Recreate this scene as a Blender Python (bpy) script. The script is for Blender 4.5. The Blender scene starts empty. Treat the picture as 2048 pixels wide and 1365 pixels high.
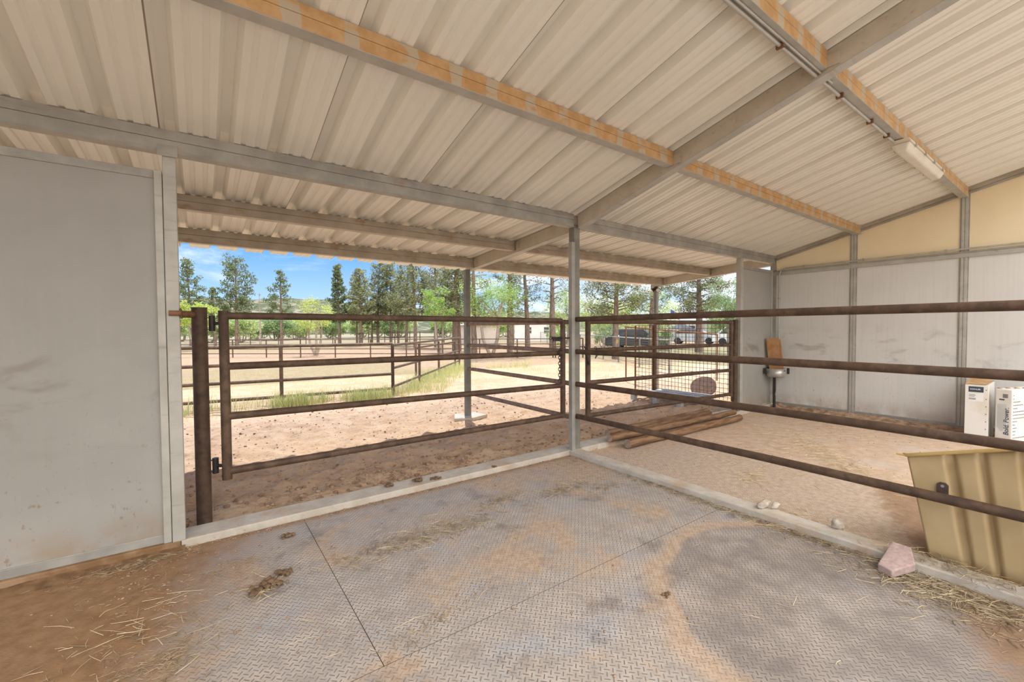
import bpy, bmesh, math, random
import numpy as np
from mathutils import Vector, Matrix, noise as mnoise
R_ = random.Random(7)
S = bpy.context.scene
COL = S.collection
PI = math.pi

# ------------------------------------------------------------------ materials
class N:
    """small node-graph helper"""
    def __init__(s, name, rough=.7, metal=0.0, spec=.3):
        s.m = bpy.data.materials.new(name); s.m.use_nodes = True
        s.t = s.m.node_tree; s.b = s.t.nodes['Principled BSDF']
        s.b.inputs['Roughness'].default_value = rough
        s.b.inputs['Metallic'].default_value = metal
        s.b.inputs['Specular IOR Level'].default_value = spec
    def n(s, typ, **kw):
        q = s.t.nodes.new(typ)
        for k, v in kw.items(): setattr(q, k, v)
        return q
    def l(s, a, b): s.t.links.new(a, b)
    def put(s, sock, v):
        if hasattr(v, 'is_output'): s.l(v, sock)
        elif isinstance(v, (tuple, list)) and len(sock.default_value) == 4 and len(v) == 3: sock.default_value = (*v, 1)
        else: sock.default_value = v
    def pos(s, scale=(1, 1, 1), world=True):
        if world: o = s.n('ShaderNodeNewGeometry').outputs['Position']
        else: o = s.n('ShaderNodeTexCoord').outputs['Object']
        mp = s.n('ShaderNodeMapping'); mp.inputs['Scale'].default_value = scale
        s.l(o, mp.inputs[0]); return mp.outputs[0]
    def noise(s, scale, detail=4, rough=.55, vec=None, dist=0):
        q = s.n('ShaderNodeTexNoise'); q.inputs['Scale'].default_value = scale
        q.inputs['Detail'].default_value = detail; q.inputs['Roughness'].default_value = rough
        q.inputs['Distortion'].default_value = dist
        s.l(vec if vec is not None else s.pos(), q.inputs['Vector']); return q.outputs['Fac']
    def vor(s, scale, vec=None, feature='F1'):
        q = s.n('ShaderNodeTexVoronoi', feature=feature); q.inputs['Scale'].default_value = scale
        s.l(vec if vec is not None else s.pos(), q.inputs['Vector']); return q.outputs['Distance']
    def step(s, f, a, b):
        q = s.n('ShaderNodeMapRange', interpolation_type='SMOOTHSTEP')
        s.put(q.inputs[0], f); q.inputs[1].default_value = a; q.inputs[2].default_value = b
        return q.outputs[0]
    def ma(s, op, a, b=0.0, c=0.0):
        q = s.n('ShaderNodeMath', operation=op)
        for i, v in enumerate((a, b, c)):
            if i < len(q.inputs): s.put(q.inputs[i], v)
        return q.outputs[0]
    def mix(s, f, a, b, mode='MIX'):
        q = s.n('ShaderNodeMix', data_type='RGBA', blend_type=mode)
        s.put(q.inputs[0], f); s.put(q.inputs[6], a); s.put(q.inputs[7], b); return q.outputs[2]
    def xyz(s, v):
        q = s.n('ShaderNodeSeparateXYZ'); s.l(v, q.inputs[0]); return q.outputs
    def color(s, c): s.put(s.b.inputs['Base Color'], c); return s
    def bump(s, h, strength=.4, dist=.01):
        q = s.n('ShaderNodeBump'); q.inputs['Strength'].default_value = strength; q.inputs['Distance'].default_value = dist
        s.l(h, q.inputs['Height']); s.l(q.outputs[0], s.b.inputs['Normal']); return s

MT = {}
def two(name, a, b, scale=6, rough=.7, metal=0, stretch=(1, 1, 1), detail=5, lo=.35, hi=.65, bump=0, spec=.3, world=False):
    q = N(name, rough, metal, spec)
    v = q.pos(stretch, world); f = q.noise(scale, detail, vec=v)
    q.color(q.mix(q.step(f, lo, hi), a, b))
    if bump: q.bump(f, bump)
    MT[name] = q.m; return q

# roof sheeting: cream painted steel with faint dust and rust along the laps
q = N('cream_steel', .34, 0, .5)
v = q.pos((1, .5, 1)); f = q.noise(.8, 3, vec=v)
c = q.mix(q.step(f, .3, .72), (.815, .785, .70), (.865, .84, .755))
c = q.mix(q.ma('MULTIPLY', q.step(q.noise(1.3, 6, .6), .6, .8), .25), c, (.60, .50, .36))
lx = q.ma('ABSOLUTE', q.ma('SUBTRACT', q.ma('FRACT', q.ma('ADD', q.ma('MULTIPLY', q.ma('ADD', q.xyz(q.pos())[0], 4.10 - 2 * .2895 + .0502), 1 / (3 * .2895)), 100.5)), .5))
c = q.mix(q.ma('MULTIPLY', q.step(lx, .0055, .0025), .85), c, (.17, .09, .05))     # rust line where two sheets lap
q.color(c); MT['cream_steel'] = q.m
# galvanised steel, weathered
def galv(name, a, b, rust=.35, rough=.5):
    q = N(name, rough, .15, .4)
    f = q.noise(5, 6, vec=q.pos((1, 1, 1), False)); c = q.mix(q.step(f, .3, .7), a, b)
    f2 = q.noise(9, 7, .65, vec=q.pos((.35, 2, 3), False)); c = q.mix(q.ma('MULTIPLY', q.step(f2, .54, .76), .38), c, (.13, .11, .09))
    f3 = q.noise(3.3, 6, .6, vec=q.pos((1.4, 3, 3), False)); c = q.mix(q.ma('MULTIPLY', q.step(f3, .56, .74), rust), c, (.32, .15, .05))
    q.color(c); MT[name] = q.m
galv('galvanised', (.29, .28, .25), (.40, .385, .345))
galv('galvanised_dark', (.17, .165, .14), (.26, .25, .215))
galv('galvanised_pale', (.40, .385, .34), (.50, .485, .435), .14)
galv('galvanised_stained', (.40, .34, .26), (.52, .46, .37), .6)
galv('galvanised_rafter', (.50, .44, .35), (.58, .52, .43), .15)
# primer-banded purlin
q = N('primer_orange', .6, 0, .3)
p = q.pos(); X = q.xyz(p)[0]
w = q.ma('ADD', q.ma('MULTIPLY', X, 1 / .289), q.ma('MULTIPLY', q.noise(2.2, 2), .7))
fr = q.ma('FRACT', w)
band = q.step(fr, .70, .73)
band2 = q.ma('MULTIPLY', band, q.step(q.noise(5, 3, vec=q.pos((1, 1, 4))), .35, .5))
c = q.mix(q.step(q.noise(14, 4), .3, .7), (.50, .29, .12), (.60, .385, .19))
c = q.mix(q.ma('MULTIPLY', band2, .8), c, (.50, .45, .35))
q.color(c); MT['primer_orange'] = q.m
# wall panels
def panel(name, a, b, low, scuff=1.0):
    q = N(name, .55, 0, .3); p = q.pos(); xyz = q.xyz(p)
    c = q.mix(q.step(q.noise(1.1, 5), .3, .7), a, b)
    c = q.mix(q.ma('MULTIPLY', q.step(q.noise(40, 3, vec=q.pos((1, 1, .03))), .45, .7), .10), c, (.40, .37, .31))
    h = q.step(xyz[2], 1.6, .1)
    sm = q.ma('MULTIPLY', q.step(q.noise(2.3, 4, .6, vec=q.pos((1, 1, 2.2)), dist=.6), .5, .74), q.ma('MULTIPLY', q.step(xyz[2], .55, .95), q.step(xyz[2], 1.5, 1.1)))
    c = q.mix(q.ma('MULTIPLY', sm, .6 * scuff), c, (.235, .21, .175))
    sp = q.ma('MULTIPLY', q.step(q.noise(26, 6, .7, vec=q.pos((1, 1, .7))), .605, .69), h)
    c = q.mix(q.ma('MULTIPLY', sp, .55), c, (.22, .13, .07))
    sc = q.ma('MULTIPLY', q.step(q.noise(9, 8, .72, vec=q.pos((2.2, 2.2, .6)), dist=2.5), .64, .675), h)
    c = q.mix(q.ma('MULTIPLY', sc, .7), c, (.30, .15, .06))
    d = q.ma('MULTIPLY', q.step(xyz[2], .34, .05), q.step(q.noise(5, 5), .3, .62))
    c = q.mix(q.ma('MULTIPLY', d, .6), c, low)
    q.color(c); MT[name] = q.m
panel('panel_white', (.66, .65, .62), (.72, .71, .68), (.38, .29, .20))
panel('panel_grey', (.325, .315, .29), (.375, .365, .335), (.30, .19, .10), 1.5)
two('panel_cream', (.82, .69, .45), (.86, .74, .51), 1.2, .55, world=True)
# concrete sills
q = N('concrete', .85); f = q.noise(9, 7, .65); c = q.mix(q.step(f, .3, .7), (.47, .415, .34), (.60, .545, .47))
c = q.mix(q.ma('MULTIPLY', q.step(q.noise(2.5, 6, .6), .52, .72), .75), c, (.47, .28, .155))
c = q.mix(q.ma('MULTIPLY', q.step(q.noise(30, 6, .7), .62, .72), .7), c, (.16, .11, .075)); q.color(c).bump(f, .3, .004); MT['concrete'] = q.m
# stall floor rubber mats: raised diamond lugs, tan dust, a worn ring where a feeder stood
def rubber(name, dirt):
    q = N(name, .62, 0, .35); p = q.pos(); x, y, z = q.xyz(p)
    cell = .025
    u = q.ma('MULTIPLY', q.ma('SUBTRACT', x, y), .7071 / cell); v = q.ma('MULTIPLY', q.ma('ADD', x, y), .7071 / cell)
    par = q.ma('MODULO', q.ma('ADD', q.ma('ADD', q.ma('FLOOR', u), q.ma('FLOOR', v)), 4000.0), 2.0)
    fu = q.ma('ABSOLUTE', q.ma('SUBTRACT', q.ma('FRACT', u), .5)); fv = q.ma('ABSOLUTE', q.ma('SUBTRACT', q.ma('FRACT', v), .5))
    la = q.ma('MULTIPLY', q.step(fu, .50, .45), q.step(fv, .115, .06)); lb = q.ma('MULTIPLY', q.step(fv, .50, .45), q.step(fu, .115, .06))
    lug = q.ma('ADD', q.ma('MULTIPLY', la, q.ma('SUBTRACT', 1.0, par)), q.ma('MULTIPLY', lb, par))
    n1 = q.noise(1.8, 9, .68, dist=.5); n2 = q.noise(7, 6, .65); n3 = q.noise(.9, 3)
    base = q.mix(q.step(n2, .3, .7), (.36, .315, .28), (.50, .445, .395))
    base = q.mix(q.ma('MULTIPLY', q.step(q.noise(28, 6, .72), .5, .68), .55), base, (.55, .47, .385))
    base = q.mix(q.ma('MULTIPLY', q.step(q.noise(2.4, 5, .6, vec=q.pos((1, 1.3, 1))), .52, .70), .55), base, (.40, .41, .44))
    base = q.mix(q.ma('MULTIPLY', q.step(q.noise(3.1, 7, .72), .52, .68), .7), base, (.19, .17, .16))
    tan = q.mix(q.step(q.noise(22, 7, .7), .35, .65), (.42, .285, .18) if dirt < .1 else (.50, .36, .25), (.57, .43, .31) if dirt < .1 else (.68, .54, .42))
    corner = q.ma('MULTIPLY', q.step(q.ma('ADD', q.ma('ADD', y, q.ma('MULTIPLY', x, .25)), q.ma('MULTIPLY', n2, .6)), -.9, -.25), q.ma('MULTIPLY', q.step(x, -1.7, -.7), .2))
    dust = q.step(q.ma('ADD', n1, corner), .50 - dirt, .66 - dirt)
    # worn patch
    dx = q.ma('MULTIPLY', q.ma('SUBTRACT', x, -.78), 1 / .95); dy = q.ma('MULTIPLY', q.ma('SUBTRACT', y, -2.78), 1 / .92)
    rr = q.ma('ADD', q.ma('SQRT', q.ma('ADD', q.ma('MULTIPLY', dx, dx), q.ma('MULTIPLY', dy, dy))), q.ma('MULTIPLY', q.ma('SUBTRACT', q.noise(3, 4), .5), .28))
    inside = q.step(rr, 1.0, .9); ring = q.ma('MULTIPLY', q.step(rr, .9, .97), q.step(rr, 1.12, 1.0))
    dark = q.mix(q.step(n2, .25, .75), (.215, .185, .165), (.37, .32, .28))
    base = q.mix(q.ma('MULTIPLY', inside, q.step(q.noise(2.1, 4, .6), .22, .62)), base, dark)
    dust = q.ma('MULTIPLY', dust, q.ma('SUBTRACT', 1.0, q.ma('MULTIPLY', inside, .85)))
    dust = q.ma('MAXIMUM', q.ma('MULTIPLY', dust, .85), q.ma('MULTIPLY', ring, .8))
    # brown dirt drifted against the panel wall and behind the sill
    dd = q.ma('ADD', q.ma('ADD', q.ma('MULTIPLY', x, -1.0), q.ma('MULTIPLY', y, .28)), q.ma('MULTIPLY', q.ma('SUBTRACT', n2, .5), .9))
    left = q.step(dd, 2.85, 3.5)
    sill = q.ma('MULTIPLY', q.step(q.ma('ADD', y, q.ma('MULTIPLY', n2, .12)), -.10, .03), .8)
    right = q.step(q.ma('ADD', q.ma('ADD', x, q.ma('MULTIPLY', q.ma('ADD', y, 3.0), -2.2)), q.ma('MULTIPLY', q.ma('SUBTRACT', n2, .5), .9)), -.35, .05)
    left = q.ma('MAXIMUM', left, q.ma('MULTIPLY', right, .8))
    brown = q.mix(q.step(q.noise(16, 5), .3, .7), (.235, .120, .048), (.33, .185, .085))
    c = q.mix(dust, base, tan); c = q.mix(sill, c, brown); c = q.mix(q.ma('MULTIPLY', left, .93), c, brown)
    cover = q.ma('MAXIMUM', q.ma('MULTIPLY', dust, .62), q.ma('MAXIMUM', left, sill))
    lv = q.ma('MULTIPLY', lug, q.ma('SUBTRACT', 1.0, q.ma('MULTIPLY', cover, .95)))
    c = q.mix(q.ma('MULTIPLY', lv, q.ma('ADD', .35, q.ma('MULTIPLY', q.step(n2, .3, .65), .5))), c, (.10, .075, .06))
    c = q.mix(q.ma('MULTIPLY', q.step(q.noise(45, 5, .7), .66, .72), .6), c, (.15, .09, .05))
    c = q.mix(q.step(z, -.0012, -.003), c, (.085, .05, .03))     # grime packed down the seams
    q.color(c); q.bump(q.ma('ADD', lug, q.ma('MULTIPLY', n2, .6)), .35, .003); MT[name] = q.m
rubber('rubber_mat', .0); rubber('rubber_mat_dusty', .27)
# stall dirt
q = N('stall_dirt', .95, 0, .15); n2 = q.noise(9, 8, .68)
c = q.mix(q.step(n2, .28, .72), (.54, .38, .265), (.68, .53, .40)); c = q.mix(q.ma('MULTIPLY', q.step(q.noise(1.7, 5), .5, .72), .6), c, (.60, .52, .44))
c = q.mix(q.ma('MULTIPLY', q.step(q.noise(38, 5, .7), .6, .7), .6), c, (.2, .11, .055)); q.color(c).bump(n2, .5, .01); MT['stall_dirt'] = q.m
# yard: trampled red-tan earth
q = N('yard_dirt', .97, 0, .1); n1 = q.noise(3.2, 8, .7); n2 = q.noise(17, 7, .72); xyz = q.xyz(q.pos())
c = q.mix(q.step(n1, .3, .7), (.50, .33, .21), (.63, .465, .32))
c = q.mix(q.ma('MULTIPLY', q.step(n2, .54, .66), .62), c, (.22, .135, .085))
c = q.mix(q.ma('MULTIPLY', q.step(q.noise(30, 5, .7), .60, .70), .55), c, (.64, .51, .37))
g = q.ma('MULTIPLY', q.step(q.ma('ADD', xyz[1], q.ma('MULTIPLY', n1, 1.2)), 5.4, 7.0), q.step(q.noise(1.2, 4), .3, .62))
c = q.mix(q.ma('MULTIPLY', g, .8), c, (.40, .315, .185)); q.color(c).bump(q.ma('ADD', n1, n2), .7, .03); MT['yard_dirt'] = q.m
# field: dry grass, bands of bare earth
q = N('field_grass', .97, 0, .1); n1 = q.noise(.35, 7, .65); n2 = q.noise(6, 7, .7); xyz = q.xyz(q.pos())
c = q.mix(q.step(n2, .3, .7), (.25, .19, .105), (.34, .27, .165))
earth = q.mix(q.step(n2, .3, .7), (.32, .205, .13), (.43, .305, .21))
yy = q.ma('ADD', xyz[1], q.ma('MULTIPLY', q.ma('SUBTRACT', n1, .5), 6)); xx = q.ma('ADD', xyz[0], q.ma('MULTIPLY', n1, 3))
band = q.ma('MULTIPLY', q.step(yy, 15, 19), q.step(yy, 33, 27))
c = q.mix(q.ma('MAXIMUM', q.ma('MULTIPLY', band, .95), q.ma('MULTIPLY', q.step(xx, 3.5, 6), q.step(yy, 17, 12))), c, earth)
c = q.mix(q.ma('MULTIPLY', q.step(q.noise(2.3, 6, .7), .56, .7), .4), c, (.34, .34, .14))
c = q.mix(q.ma('MULTIPLY', q.ma('MULTIPLY', q.step(xx, 11, 16), q.step(yy, 24, 14)), .7), c, (.21, .215, .11))
c = q.mix(q.ma('MULTIPLY', q.step(yy, 40, 70), .6), c, (.30, .28, .20)); q.color(c).bump(n2, .6, .05); MT['field_grass'] = q.m
# scrub hill: tan slope dotted with dark shrubs
q = N('scrub_hill', .97, 0, .1); vv = q.vor(.30, vec=q.pos((1, 1, 1.0))); c = q.mix(q.step(q.noise(.06, 5), .3, .7), (.20, .185, .14), (.28, .245, .18))
c = q.mix(q.step(q.ma('ADD', vv, q.ma('MULTIPLY', q.noise(.6, 4), .3)), 1.0, .6), c, (.085, .10, .055)); q.color(c); MT['scrub_hill'] = q.m
# rust-brown pipe
q = N('rusty_pipe', .6, .1, .35); p = q.pos((1, 1, 1), False); f = q.noise(14, 6, .65, vec=p)
c = q.mix(q.step(f, .3, .7), (.070, .042, .028), (.125, .076, .048))
c = q.mix(q.ma('MULTIPLY', q.step(q.noise(3.5, 6, .65, vec=p), .48, .7), .5), c, (.20, .13, .085)); q.color(c).bump(f, .12, .003); MT['rusty_pipe'] = q.m
q = N('rusty_pipe_worn', .6, .1, .35); p = q.pos((1, 1, 1), False); f = q.noise(11, 6, .65, vec=p)
c = q.mix(q.step(f, .3, .7), (.20, .125, .085), (.33, .235, .17)); q.color(c).bump(f, .12, .003); MT['rusty_pipe_worn'] = q.m
two('rusty_wire', (.10, .07, .05), (.17, .12, .09), 20, .75)
two('rust_orange', (.17, .085, .045), (.25, .13, .07), 20, .75, .1)
two('bark_pole', (.15, .08, .042), (.29, .17, .095), 7, .85, stretch=(.5, 4, 4), bump=.5)
two('cut_wood', (.33, .25, .19), (.42, .33, .25), 18, .85)
two('grey_wood', (.34, .36, .37), (.46, .48, .49), 8, .85, stretch=(1, 5, 5), bump=.3)
q = two('feeder_plastic', (.52, .385, .20), (.585, .44, .24), 4, .42, spec=.4); q.b.inputs['Subsurface Weight'].default_value = .12; q.b.inputs['Subsurface Radius'].default_value = (.03, .02, .008)
two('feeder_rim', (.66, .46, .17), (.70, .50, .20), 5, .4)
two('strap_black', (.07, .045, .035), (.1, .07, .055), 20, .6)
q = N('carton_white', .7); f = q.noise(3, 5, vec=q.pos(world=False)); c = q.mix(q.step(f, .45, .7), (.82, .80, .75), (.72, .66, .54)); q.color(c); MT['carton_white'] = q.m
two('cardboard', (.45, .27, .13), (.55, .35, .18), 9, .8)
two('ink_dark', (.05, .07, .10), (.07, .09, .12), 9, .7)
two('ink_grey', (.20, .20, .20), (.26, .26, .25), 9, .7)
two('ink_pale', (.55, .57, .55), (.63, .64, .60), 6, .7)
two('ink_white', (.88, .88, .86), (.84, .84, .82), 6, .7)
two('paver_pink', (.47, .335, .30), (.56, .42, .38), 40, .9, bump=.5, detail=8)
two('white_rock', (.42, .35, .28), (.62, .55, .47), 18, .9, bump=.4)
two('brown_stone', (.16, .095, .065), (.24, .15, .105), 16, .85, bump=.4)
two('manure', (.13, .08, .045), (.23, .145, .085), 30, .95, bump=.8)
two('clod', (.25, .155, .095), (.46, .31, .21), 11, .97, bump=.8, world=True)
two('drift_dirt', (.15, .085, .042), (.25, .145, .075), 14, .97, bump=.5, world=True)
two('dirty_concrete', (.22, .125, .062), (.34, .22, .13), 9, .95, bump=.4, world=True)
two('straw', (.50, .39, .22), (.70, .59, .38), 12, .8, world=True)
two('straw_dark', (.22, .16, .095), (.43, .335, .21), 14, .9, world=True)
two('stainless', (.46, .44, .41), (.60, .58, .54), 6, .35, .55)
two('brown_cover', (.30, .145, .055), (.38, .20, .085), 8, .6)
q = two('lamp_lens', (.78, .72, .60), (.83, .78, .68), 5, .25); q.b.inputs['Transmission Weight'].default_value = .15
two('lamp_body', (.66, .58, .44), (.70, .62, .48), 5, .45)
two('dark_metal', (.035, .03, .028), (.06, .05, .045), 9, .45, .3)
two('lamp_glass', (.75, .72, .62), (.8, .77, .68), 9, .15)
two('house_white', (.70, .67, .64), (.78, .76, .73), .8, .7)
two('house_tan', (.52, .45, .40), (.60, .53, .47), .8, .7)
two('roof_dark', (.07, .075, .08), (.12, .12, .125), 2, .8)
two('roof_grey', (.45, .45, .45), (.55, .55, .55), 2, .7)
two('car_dark', (.03, .04, .05), (.05, .06, .07), 2, .25, spec=.6)
two('car_white', (.78, .79, .80), (.74, .75, .76), 2, .3, spec=.5)
two('car_silver', (.42, .45, .50), (.50, .53, .58), 2, .3, spec=.5)
two('tyre', (.03, .03, .03), (.05, .05, .05), 8, .9)
two('sign_yellow', (.80, .58, .06), (.84, .62, .09), 4, .6)
two('flag_red', (.45, .07, .07), (.5, .09, .09), 4, .7); two('flag_white', (.8, .8, .8), (.75, .75, .75), 4, .7); two('flag_blue', (.07, .10, .30), (.09, .12, .34), 4, .7)
two('siding_blue', (.28, .33, .38), (.36, .41, .46), 1, .7)
two('wire', (.20, .17, .15), (.3, .26, .23), 6, .6, .3)
two('trunk_bark', (.15, .105, .08), (.25, .185, .145), 6, .95, stretch=(3, 3, .8), bump=.8)
two('trunk_grey', (.30, .24, .19), (.42, .35, .29), 6, .95, stretch=(3, 3, .8), bump=.6)
def leaf(name, a, b, trans=.35):
    q = N(name, .6, 0, .25); oi = q.n('ShaderNodeNewGeometry').outputs['Random Per Island']
    f = q.ma('ADD', q.ma('MULTIPLY', oi, .6), q.ma('MULTIPLY', q.noise(.8, 3), .4)); c = q.mix(q.step(f, .15, .85), a, b); q.color(c)
    tr = q.n('ShaderNodeBsdfTranslucent'); q.l(c, tr.inputs[0]); mx = q.n('ShaderNodeMixShader'); mx.inputs[0].default_value = trans
    q.l(q.b.outputs[0], mx.inputs[1]); q.l(tr.outputs[0], mx.inputs[2]); q.l(mx.outputs[0], q.t.nodes['Material Output'].inputs[0]); MT[name] = q.m
leaf('needles_dark', (.11, .14, .06), (.23, .275, .12), .25); leaf('needles_olive', (.17, .19, .08), (.35, .355, .165), .3)
leaf('leaf_bright', (.22, .38, .07), (.50, .66, .17), .45); leaf('leaf_lime', (.36, .46, .09), (.66, .72, .22), .45)
leaf('leaf_mesquite', (.36, .46, .18), (.58, .66, .32), .45); leaf('leaf_shadegreen', (.18, .27, .11), (.33, .43, .19), .4)
leaf('weed_green', (.34, .40, .13), (.62, .60, .28), .3); leaf('weed_dry', (.52, .42, .19), (.72, .60, .32), .3)

# ------------------------------------------------------------------ mesh helpers
class MB:
    def __init__(s): s.v = []; s.f = []; s.smooth = []
    def add(s, vs, fs, sm=False):
        o = len(s.v); s.v += [tuple(p) for p in vs]; s.f += [tuple(i + o for i in f) for f in fs]; s.smooth += [sm] * len(fs); return s
    def box(s, x0, x1, y0, y1, z0, z1):
        return s.hexa([(x0, y0, z0), (x1, y0, z0), (x1, y1, z0), (x0, y1, z0), (x0, y0, z1), (x1, y0, z1), (x1, y1, z1), (x0, y1, z1)])
    def hexa(s, p): return s.add(p, [(3, 2, 1, 0), (4, 5, 6, 7), (0, 1, 5, 4), (1, 2, 6, 5), (2, 3, 7, 6), (3, 0, 4, 7)])
    def obox(s, c, ax, ay, az):
        c, ax, ay, az = map(Vector, (c, ax, ay, az))
        return s.hexa([c - ax - ay - az, c + ax - ay - az, c + ax + ay - az, c - ax + ay - az, c - ax - ay + az, c + ax - ay + az, c + ax + ay + az, c - ax + ay + az])
    def tube(s, pts, r, n=12, caps=True):
        pts = [Vector(p) for p in pts]; rr = r if isinstance(r, (list, tuple)) else [r] * len(pts); vs = []; fs = []
        up = None
        for i, p in enumerate(pts):
            d = (pts[min(i + 1, len(pts) - 1)] - pts[max(i - 1, 0)]).normalized()
            if up is None: up = Vector((0, 0, 1)) if abs(d.z) < .9 else Vector((1, 0, 0))
            a = d.cross(up).normalized(); b = a.cross(d).normalized(); up = b
            for k in range(n):
                t = 2 * PI * k / n; vs.append(p + (a * math.cos(t) + b * math.sin(t)) * rr[i])
        for i in range(len(pts) - 1):
            for k in range(n): fs.append((i * n + k, i * n + (k + 1) % n, (i + 1) * n + (k + 1) % n, (i + 1) * n + k))
        s.add(vs, fs, True)
        if caps:
            m = len(pts) - 1; s.add(vs[:n], [tuple(range(n))[::-1]]); s.add(vs[m * n:], [tuple(range(n))])
        return s
    def prism(s, poly, d):
        """closed polygon (3D points) extruded by vector d"""
        n = len(poly); d = Vector(d); a = [Vector(p) for p in poly]; b = [p + d for p in a]
        return s.add(a + b, [tuple(range(n))[::-1], tuple(range(n, 2 * n))] + [(i, (i + 1) % n, n + (i + 1) % n, n + i) for i in range(n)])
    def rock(s, c, r, seed, sub=2, amp=.35):
        bm = bmesh.new(); bmesh.ops.create_icosphere(bm, subdivisions=sub, radius=1)
        c = Vector(c); r = Vector(r); o = Vector((seed * 3.17, seed * 1.31, seed * .77)); bm.verts.ensure_lookup_table()
        vs = []
        for v in bm.verts:
            k = 1 + amp * mnoise.noise(v.co * 1.6 + o) + amp * .4 * mnoise.noise(v.co * 4 + o)
            vs.append(c + Vector((v.co.x * r.x, v.co.y * r.y, v.co.z * r.z)) * k)
        s.add(vs, [tuple(v.index for v in f.verts) for f in bm.faces], True); bm.free(); return s
    def build(s, name, mat, parent=None, at=None, bevel=0, seg=2, solid=0):
        o = Vector(parent.matrix_world.translation if False else WORLD[parent.name]) if parent else Vector(at or (0, 0, 0))
        me = bpy.data.meshes.new(name); me.from_pydata([(x - o.x, y - o.y, z - o.z) for x, y, z in s.v], [], s.f)
        me.polygons.foreach_set('use_smooth', s.smooth); me.materials.append(MT[mat]); me.update()
        ob = bpy.data.objects.new(name, me); COL.objects.link(ob)
        if parent: ob.parent = parent
        else: ob.location = o
        WORLD[ob.name] = tuple(o)
        if bevel:
            m = ob.modifiers.new('edge', 'BEVEL'); m.width = bevel; m.segments = seg; m.limit_method = 'ANGLE'; m.angle_limit = .6
        if solid:
            m = ob.modifiers.new('gauge', 'SOLIDIFY'); m.thickness = solid; m.offset = 0
        return ob
WORLD = {}
def thing(name, label, cat, loc, group=None):
    o = bpy.data.objects.new(name, None); o.empty_display_size = .1; COL.objects.link(o); o.location = loc; WORLD[o.name] = tuple(loc)
    return tag(o, label, cat, group)
def tag(o, label, cat, group=None, kind=None):
    o['label'] = label; o['category'] = cat
    if group: o['group'] = group
    if kind: o['kind'] = kind
    return o
def struct(o, label=None):
    o['kind'] = 'structure'
    if label: o['label'] = label
    return o
def sobj(name, label=None):
    o = bpy.data.objects.new(name, None); COL.objects.link(o); WORLD[o.name] = (0, 0, 0); return struct(o, label)
def copy_thing(o, loc, label, rz=0, sc=(1, 1, 1)):
    c = o.copy(); COL.objects.link(c); c.location = loc; c.rotation_euler = (0, 0, rz); c.scale = sc; c['label'] = label
    for ch in o.children:
        d = ch.copy(); COL.objects.link(d); d.parent = c
    return c

# ------------------------------------------------------------------ camera (solved from the photo's two vanishing points)
RW = ((0.8107961167700767, 0.021020760498921653, -0.5849510959547054), (-0.5853001395681847, 0.01924877352961928, -0.8105882008387914), (-0.0057795892611493165, 0.9995937236425868, 0.027910284884250184))
cam = bpy.data.cameras.new('camera'); cam.sensor_width = 36; cam.lens = 863 / 2048 * 36; cam.clip_start = .05; cam.clip_end = 2000
co = bpy.data.objects.new('camera', cam); COL.objects.link(co)
co.matrix_world = Matrix((*[(*RW[i], (-3.3908, -3.5149, 1.4)[i]) for i in range(3)], (0, 0, 0, 1))); S.camera = co

# ------------------------------------------------------------------ roof
XR = 4.87                     # inner face of the gable wall
YB = -3.7                    # roof cut short here, out of view, to let rear sky light in
def roofz(y): return 2.66 - .245 * (y + .05) if y < -.05 else 2.66 - .073 * (y + .05)
rib0, pitch = -4.10, .2895
prof = []                     # (x, dz) across the sheet, seen from below the ribs are hollow
k0, k1 = -13, 33
for k in range(k0, k1):
    xc = rib0 + k * pitch
    lap = .004 if k % 3 == 2 else 0
    if lap: prof.append((xc - .0502, -.005))
    prof += [(xc - .050, 0), (xc - .026, .056), (xc + .026, .056), (xc + .050, 0)]
    for f in (.36, .64):
        m = xc + pitch * f
        prof += [(m - .018, 0), (m - .011, .008), (m + .011, .008), (m + .018, 0)]
prof = [p for p in prof if -7.6 < p[0] < 5.12]
rows = [3.12, 1.3, -.05, -1.3, -2.6, YB]
mb = MB(); n = len(prof)
vs = [(x, y, roofz(y) + dz) for y in rows for x, dz in prof]
fs = [(r * n + i, r * n + i + 1, (r + 1) * n + i + 1, (r + 1) * n + i) for r in range(len(rows) - 1) for i in range(n - 1)]
mb.add(vs, fs)
struct(mb.build('ceiling', 'cream_steel', solid=.0012), 'cream ribbed steel roof sheeting over the stalls and the open awning')

def purlin(name, mat, x0, x1, y, zt, h, label, w=.055, lip=True, group=None):
    t = thing(name, label, 'beam', ((x0 + x1) / 2, y + w / 2, zt - h), group)
    m = MB(); m.box(x0, x1, y, y + w, zt - h, zt - h * .47); m.box(x0, x1, y, y + w, zt - h * .45, zt); m.box(x0, x1, y + .006, y + w - .006, zt - h * .48, zt - h * .44)
    m.build('web', mat, t, bevel=.003)
    m = MB(); m.box(x0, x1, y + .001, y + w + .025, zt - h - .004, zt - h); m.build('bottom_flange', 'galvanised_pale' if mat == 'primer_orange' else mat, t)
    return t
purlin('eave_beam', 'galvanised', -7.6, -.04, -.05, 2.655, .135, 'long grey galvanised eave beam above the open gate and the tall panel')
purlin('eave_beam', 'galvanised', .08, XR - .06, -.05, 2.655, .135, 'grey galvanised eave beam above the stall with the pile of logs')
purlin('roof_purlin', 'primer_orange', -7.6, -.005, -1.25, 2.947, .118, 'long orange primed purlin, lower one, over the matted stall')
purlin('roof_purlin', 'primer_orange', .08, XR - .015, -1.25, 2.947, .118, 'orange primed purlin, lower one, from rafter to gable wall over the log stall')
purlin('roof_purlin', 'primer_orange', -7.6, -.005, -2.39, 3.226, .118, 'orange primed purlin, higher one, with conduit under it, over the matted stall')
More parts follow.
